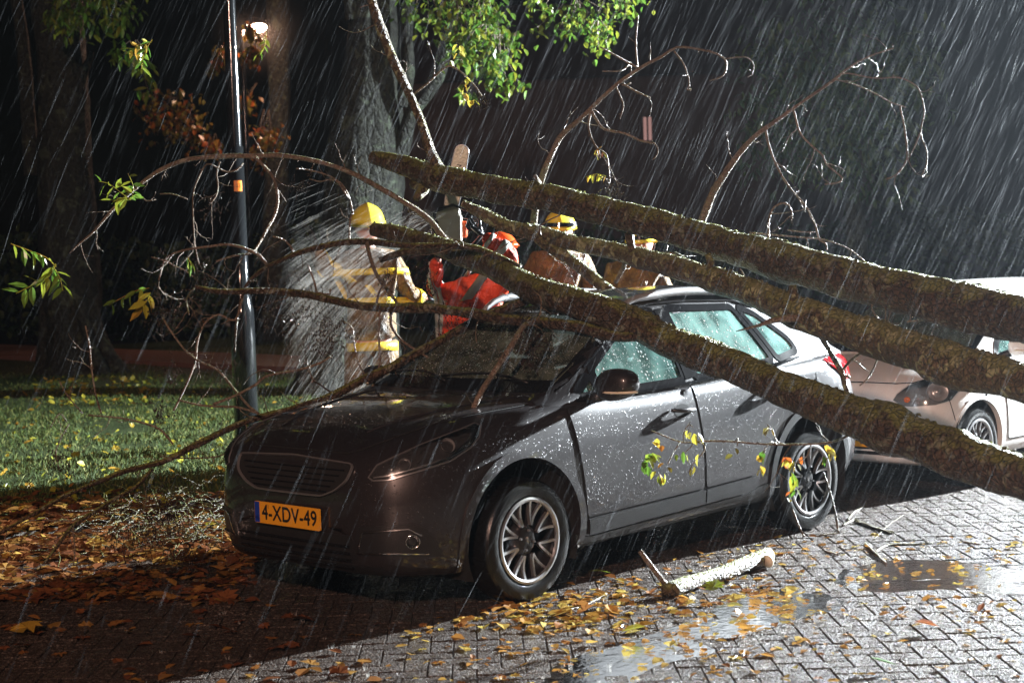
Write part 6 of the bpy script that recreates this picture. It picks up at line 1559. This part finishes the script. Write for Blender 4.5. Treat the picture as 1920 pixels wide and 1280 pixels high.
# ------------------------------------------------------------------ leaves on the twigs, seed tangles
leaf_me = {}
def leaf_obj(p, rot, kind, s, mat, parent, name='leaf'):
    key = (kind, mat.name)
    if key not in leaf_me:
        V, F = leaf_shape(kind, 1.0, random.Random(5)); me = bpy.data.meshes.new('leaf'); me.from_pydata([tuple(v) for v in V], [], F); me.materials.append(mat); leaf_me[key] = me
    o = bpy.data.objects.new(name, leaf_me[key]); col.objects.link(o); o.parent = parent
    o.matrix_local = Matrix.Translation(p-parent.location) @ rot.to_4x4() @ Matrix.Scale(s, 4); return o
rn = random.Random(12)
def pinnate(root, P, d, n_, ln, m, hang=.9, mix=None):
    """compound leaf: a stalk with paired leaflets"""
    C = [Vector(s) for s in spline([tuple(at(u, v, d)) for u, v in P], .02)]
    V, F = tube(C, [.0022]*len(C), 5, False); mk('leaf_stalk', V, F, M['leaf_yellow'], root)
    for i in range(n_):
        k = int((i+1)/n_*(len(C)-2)); t = (C[k+1]-C[k]).normalized(); s = t.cross(cf).normalized()*(1 if i % 2 else -1)
        dv = (t*.35+s*.8*(1-hang*.5)+Vector((0, 0, -1))*hang+Vector((rn.gauss(0, .25),)*3)+cf*rn.gauss(0, .3)).normalized()
        q = dv.to_track_quat('X', 'Z').to_matrix() @ Matrix.Rotation(rn.uniform(-1.2, 1.2), 3, 'X')
        leaf_obj(C[k], q, 'lance', ln*rn.uniform(.7, 1.15), mix or m, root)
LY, LG, LA = M['leaf_yellow'], M['leaf_green'], M['leaf_autumn']
pinnate(t3, [(20, 457), (50, 468), (85, 482), (105, 500)], 9.0, 9, .10, LG)
pinnate(t3, [(105, 495), (90, 520), (60, 535), (30, 550)], 9.0, 11, .11, LG, .5)
pinnate(t3, [(100, 500), (112, 520), (118, 545)], 9.0, 7, .10, LG, .5)
pinnate(t3, [(245, 375), (225, 360), (205, 345), (185, 340)], 11.4, 9, .10, LG, .4)
pinnate(t3, [(248, 372), (250, 350), (240, 325)], 11.4, 7, .10, LG, .3)
pinnate(t3, [(245, 372), (228, 372), (212, 378)], 11.4, 7, .11, LG, .5)
pinnate(t3, [(280, 540), (255, 545), (225, 560), (205, 572)], 10.2, 8, .10, LG, .6)
pinnate(t3, [(282, 548), (275, 565), (265, 580)], 10.2, 7, .12, LY, .6)
pinnate(t3, [(352, 483), (358, 495), (360, 500)], 10.5, 5, .085, LG, .9)
pinnate(t1, [(285, 75), (270, 100), (265, 130)], 12.5, 8, .10, LG, .4)
pinnate(t1, [(283, 80), (255, 90), (235, 102)], 12.5, 9, .10, LY, .5)
pinnate(t1, [(500, 60), (495, 90), (480, 105)], 12.5, 7, .08, LG, .6)
pinnate(t1, [(1128, 275), (1118, 282), (1116, 292)], 10.4, 4, .045, LY, .7)
pinnate(t1, [(1130, 285), (1138, 295)], 10.4, 2, .05, LA, .7)
pinnate(t1, [(1136, 330), (1118, 326), (1098, 332)], 10.3, 8, .055, LY, .8)
for u, v, n_, m, s, k in ((1218, 860, 5, LG, .05, 'o'), (1208, 872, 4, LG, .055, 'o'), (1225, 850, 3, LG, .05, 'o'), (1240, 838, 2, LA, .045, 'o'), (1236, 885, 4, LY, .055, 'o'), (1243, 878, 2, LA, .045, 'o'), (1235, 898, 2, LG, .05, 'l'),
                          (1230, 815, 2, LY, .05, 'o'), (1292, 800, 2, LY, .055, 'o'), (1302, 812, 2, LY, .06, 'o'), (1283, 850, 2, LG, .06, 'l'), (1310, 853, 2, LY, .055, 'o'), (1300, 872, 2, LY, .045, 'o'), (1278, 845, 1, LG, .05, 'l'),
                          (1372, 840, 2, LA, .045, 'o'), (1430, 855, 3, LG, .055, 'o'), (1422, 868, 3, LY, .05, 'o'), (1418, 880, 2, LY, .05, 'o'), (1440, 798, 3, LA, .05, 'o'), (1482, 865, 4, LY, .06, 'o'), (1490, 862, 3, LA, .05, 'o'), (1476, 858, 3, LA, .05, 'o'),
                          (1484, 885, 4, LG, .075, 'l'), (1490, 900, 3, LG, .07, 'l'), (1486, 922, 3, LG, .06, 'l'), (1484, 930, 2, LA, .04, 'o'), (1553, 835, 3, LY, .06, 'o'), (1552, 850, 3, LA, .05, 'o'), (1545, 858, 1, LG, .06, 'l')):
    for _ in range(n_):
        leaf_obj(at(u+rn.gauss(0, 5), v+rn.gauss(0, 5), 8.45+rn.gauss(0, .03)), rrot(rn, 1.1), 'ovate' if k == 'o' else 'lance', s*rn.uniform(.8, 1.2), m, t3)
for u, v, r_ in ((875, 160, 8), (868, 178, 8), (880, 188, 8), (872, 150, 6), (860, 85, 7), (858, 95, 6)):
    for _ in range(3): leaf_obj(at(u+rn.gauss(0, r_*.5), v+rn.gauss(0, r_*.5), 11.0), rrot(rn, 1.0), 'ovate', .055, LY, t1)
M['seed'] = simple('wet_seed_cluster', (.030, .018, .014), .10, 0, 0, coat=1.0)
def tangle(root, spots):
    g = Geo()
    for u, v, d, r_, n_ in spots:
        r_ *= 1.25; n_ = int(n_*.5)
        c = at(u, v, d); w = r_*d/FPX
        for _ in range(n_):
            p = c+Vector((rn.gauss(0, .5), rn.gauss(0, .5), rn.gauss(0, .5)))*w; dv = Vector((rn.gauss(0, 1), rn.gauss(0, 1), rn.gauss(-.3, 1))).normalized(); Q_ = [p]
            for _k in range(4): dv = (dv+Vector((rn.gauss(0, .5), rn.gauss(0, .5), rn.gauss(-.1, .5)))).normalized(); Q_.append(Q_[-1]+dv*w*.16)
            g.add(*tube(Q_, [.0016, .0014, .0012, .001, .001], 4, False))
            for e in (Q_[-1], Q_[2]):
                s = rn.uniform(.003, .0062); k = [Vector(x)*s for x in ((1, 0, 0), (-1, 0, 0), (0, 1, 0), (0, -1, 0), (0, 0, 1.5), (0, 0, -1.5))]
                g.add([e+x for x in k], [(0, 2, 4), (2, 1, 4), (1, 3, 4), (3, 0, 4), (2, 0, 5), (1, 2, 5), (3, 1, 5), (0, 3, 5)])
    return tag(g.build('seed_clusters', M['seed'], root), kind='stuff')
tangle(t3, [(310, 575, 10.2, 30, 130), (302, 600, 10.2, 22, 80), (590, 610, 9.9, 45, 170), (545, 565, 10.1, 34, 110), (520, 600, 10.1, 24, 60), (620, 640, 9.8, 30, 100), (600, 660, 9.8, 14, 40), (565, 345, 11.2, 16, 60), (400, 390, 11.3, 20, 60),
            (380, 515, 10.7, 30, 90), (365, 535, 10.6, 20, 50), (310, 485, 10.7, 14, 30), (850, 600, 9.9, 26, 80), (820, 640, 9.9, 22, 70), (895, 640, 9.8, 20, 60), (985, 600, 9.3, 20, 60), (1000, 640, 8.9, 26, 130), (990, 675, 8.8, 16, 60), (815, 850, 8.6, 30, 120), (840, 880, 8.5, 18, 60),
            (800, 880, 8.6, 14, 40), (560, 960, 9.0, 1, 1), (310, 955, 8.9, 34, 180), (290, 1000, 8.8, 24, 90), (230, 1010, 8.6, 26, 90), (340, 1030, 8.8, 26, 90), (110, 870, 8.9, 22, 70), (305, 770, 9.2, 22, 70), (320, 700, 9.5, 20, 60), (430, 700, 9.8, 18, 50), (700, 800, 8.8, 14, 40), (660, 855, 8.8, 12, 30), (730, 520, 10.2, 16, 50), (800, 530, 10.1, 18, 60), (795, 500, 10.2, 14, 40), (800, 720, 9.4, 26, 80), (760, 760, 9.2, 24, 70)])
tangle(t1, [(1150, 355, 10.3, 16, 70), (1155, 365, 10.3, 12, 50), (902, 192, 11, 13, 50), (1484, 410, 9.6, 6, 22)])
# ------------------------------------------------------------------ fallen leaves
rn = random.Random(21)
g = Geo()
def litter(g, n_, uf, vf, size, kinds, zf, flat=.18):
    k = 0
    while k < n_:
        u, v = uf(), vf(); p = ground(u, v, 0)
        if p.y < KY-.15: p = ground(u, v, .05); z = gz(p.x, p.y)+.012+rn.random()*.02
        elif p.y < KY+.02: z = .06
        else: z = .004+rn.random()*.006
        k += 1
        if (-3.2 < p.x < .8 and abs(p.y) < .75): continue
        rot = Matrix.Rotation(rn.uniform(0, 6.28), 3, 'Z') @ Matrix.Rotation(rn.gauss(0, flat), 3, 'Y') @ Matrix.Rotation(rn.gauss(0, flat), 3, 'X')
        leaf_at(g, Vector((p.x, p.y, z)), rn.choice(kinds), size*rn.uniform(.55, 1.2), rn, rot)
U = rn.uniform
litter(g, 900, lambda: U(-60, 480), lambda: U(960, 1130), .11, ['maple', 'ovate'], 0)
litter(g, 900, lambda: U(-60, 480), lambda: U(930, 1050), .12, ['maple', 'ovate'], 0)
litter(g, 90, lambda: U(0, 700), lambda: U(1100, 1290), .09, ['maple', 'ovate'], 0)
tag(g.build('shade_darkened_brown_litter', M['leaf_shade_brown'], smooth=False), kind='stuff'); g = Geo()  # litter carries the left ground's shade in its darker colour
litter(g, 110, lambda: U(0, 480), lambda: U(950, 1060), .10, ['maple', 'ovate'], 0)
litter(g, 330, lambda: U(720, 1500), lambda: 1085+abs(rn.gauss(0, 85)), .075, ['ovate', 'ovate', 'lance', 'maple'], 0)
litter(g, 420, lambda: U(1100, 1920), lambda: 1005+abs(rn.gauss(0, 100)), .05, ['ovate', 'lance', 'maple'], 0)
litter(g, 160, lambda: U(700, 1920), lambda: U(1120, 1290), .045, ['ovate', 'lance', 'maple'], 0)
litter(g, 120, lambda: U(850, 1200), lambda: U(1110, 1180), .085, ['ovate', 'maple'], 0)
tag(g.build('leaf_litter', M['leaf_litter'], smooth=False), kind='stuff')
g = Geo()
litter(g, 420, lambda: U(0, 560), lambda: U(715, 990), .075, ['ovate', 'maple', 'lance'], 0, .5)
litter(g, 160, lambda: U(60, 300), lambda: U(705, 760), .09, ['ovate', 'maple'], 0, .5)
tag(g.build('lawn_leaf_litter', M['leaf_yellow'], smooth=False), kind='stuff')
BL = [((1333, 1112), 'bright green lobed leaf standing on the wet road by the sawn branch', LG, 'maple', .11), ((1145, 1078), 'pale green leaf lying at the edge of the car shadow', LG, 'lance', .13), ((1165, 1190), 'yellow oval leaf on the road', LY, 'ovate', .12), ((1760, 1180), 'green-brown leaf on the bright paving, right foreground', LA, 'ovate', .11),
      ((1410, 1183), 'single yellow-green leaf at the puddle edge', LY, 'ovate', .09), ((1680, 1252), 'green leaf lying near the bottom right of the paving', LG, 'lance', .12), ((1395, 1142), 'orange leaf floating on the long puddle', LA, 'ovate', .09), ((1835, 1152), 'orange-red leaf on the bright bricks at right', LA, 'lance', .09), ((30, 1190), 'large yellow-brown leaf at the lower left on dark paving', LY, 'maple', .16), ((10, 935), 'fresh green sprig of leaves at the left edge of the grass', LG, 'maple', .17)]
for (u, v), lab, m, kd, s in BL:
    p = ground(u, v, .012); V, F = leaf_shape(kd, s, rn); rot = Matrix.Rotation(rn.uniform(0, 6.28), 3, 'Z') @ Matrix.Rotation(-.25, 3, 'Y'); 
    if v in (935,): p.z = .09
    o = mk('fallen_leaf', [p+rot @ x+Vector((0, 0, .015)) for x in V], F, m, None, smooth=False, loc=tuple(p)); tag(o, lab, 'leaf', 'loose leaves on the ground')
# ------------------------------------------------------------------ rain, damp air and an added lamp halo
n = N('rain_drop'); n.n.remove(n.b)
tl2 = n.new('ShaderNodeBsdfTranslucent'); tl2.inputs[0].default_value = (.5, .52, .55, 1); df = n.new('ShaderNodeBsdfDiffuse'); df.inputs[0].default_value = (.92, .95, 1, 1)
tr = n.new('ShaderNodeBsdfTransparent'); m1 = n.new('ShaderNodeMixShader'); m2 = n.new('ShaderNodeMixShader'); m1.inputs[0].default_value = .35; m2.inputs[0].default_value = .55; gi = n.new('ShaderNodeNewGeometry'); n.link(n.ramp(gi.outputs['Random Per Island'], [(0., .99), (.75, .96), (1., .84)]), m2.inputs[0])
n.link(tl2.outputs[0], m1.inputs[1]); gl = n.new('ShaderNodeBsdfGlossy'); gl.inputs['Roughness'].default_value = .38; fr = n.new('ShaderNodeFresnel'); fr.inputs[0].default_value = 1.5; n.link(fr.outputs[0], m1.inputs[0]); n.link(gl.outputs[0], m1.inputs[2]); n.link(m1.outputs[0], m2.inputs[1]); n.link(tr.outputs[0], m2.inputs[2]); n.link(m2.outputs[0], n.out.inputs[0]); M['rain'] = n.m
rs = np.random.RandomState(9); NR = 40000
V = []; F = []
down = (Vector((0, 0, -1))-Vector((cr.x, cr.y, 0)).normalized()*.47).normalized()
for i in range(NR):
    u, v = -250+2420*rs.uniform()**.5, rs.uniform(-250, 1500)  # streaks packed denser to the right, imitating the brighter light there
    d = 4.0+24*rs.uniform()**.75
    c = at(u, v, d)
    if c.z < .15 or c.z > 9: continue
    dv = (down+Vector(rs.normal(0, .05, 3))).normalized(); L = rs.uniform(.05, .38)*(.55+.05*d); w = rs.uniform(.00016, .00045)*(.8+.10*d)
    e = dv.cross(cf).normalized()*w; k = dv.cross(e).normalized()*w; j = len(V)
    V += [c-dv*L/2, c+e, c-e*.5+k*.8, c-e*.5-k*.8, c+dv*L/2]; F += [(j, j+1, j+2), (j, j+2, j+3), (j, j+3, j+1), (j+4, j+2, j+1), (j+4, j+3, j+2), (j+4, j+1, j+3)]
tag(mk('rain', V, F, M['rain'], smooth=False), kind='stuff')
rs = np.random.RandomState(5); V = []; F = []
for i in range(130):
    u, v = rs.uniform(300, 1920), 960+320*rs.uniform()**.8
    p = ground(u, v, .004)
    if -3.3 < p.x < .9 and abs(p.y) < .9: continue
    hh = rs.uniform(.006, .028)
    for k in range(6):
        a = rs.uniform(0, 6.28); q = p+Vector((math.cos(a), math.sin(a), 0))*hh*.35; t = p+Vector((math.cos(a)*.7, math.sin(a)*.7, 1.2))*hh*rs.uniform(.5, 1.2); w = .0010; j = len(V)
        V += [q+Vector((w, 0, 0)), q+Vector((-w, w, 0)), q+Vector((0, -w, 0)), t]; F += [(j, j+1, j+3), (j+1, j+2, j+3), (j+2, j, j+3)]
tag(mk('rain_splashes', V, F, M['spray'], smooth=False), kind='stuff')
HZ = 0.0003
if HZ:
    g = Geo(); g.box((-18, -12, 4.6), (80, 80, 12.0))
    n = N('haze'); n.n.remove(n.b); pv = n.new('ShaderNodeVolumePrincipled'); pv.inputs['Density'].default_value = HZ; pv.inputs['Color'].default_value = (.82, .9, 1, 1); pv.inputs['Anisotropy'].default_value = .75
    n.link(pv.outputs[0], n.out.inputs['Volume'])
    tag(g.build('haze', n.m, smooth=False), kind='stuff')

n = N('lamp_halo_volume'); n.n.remove(n.b); pv = n.new('ShaderNodeVolumePrincipled'); pv.inputs['Anisotropy'].default_value = .2  # added ball of scattering volume that makes the lamp's halo
vm = n.new('ShaderNodeVectorMath', operation='DISTANCE'); gq = n.new('ShaderNodeNewGeometry'); n.link(gq.outputs['Position'], vm.inputs[0]); vm.inputs[1].default_value = tuple(L0)
n.link(n.math('MULTIPLY', n.math('POWER', n.math('SUBTRACT', 1.0, n.math('DIVIDE', vm.outputs['Value'], 1.3), clamp=True), 2.5), .09), pv.inputs['Density'])
n.link(pv.outputs[0], n.out.inputs['Volume'])
tag(orb('lamp_halo_volume', L0, 1.35, n.m, None, n=12), kind='stuff')
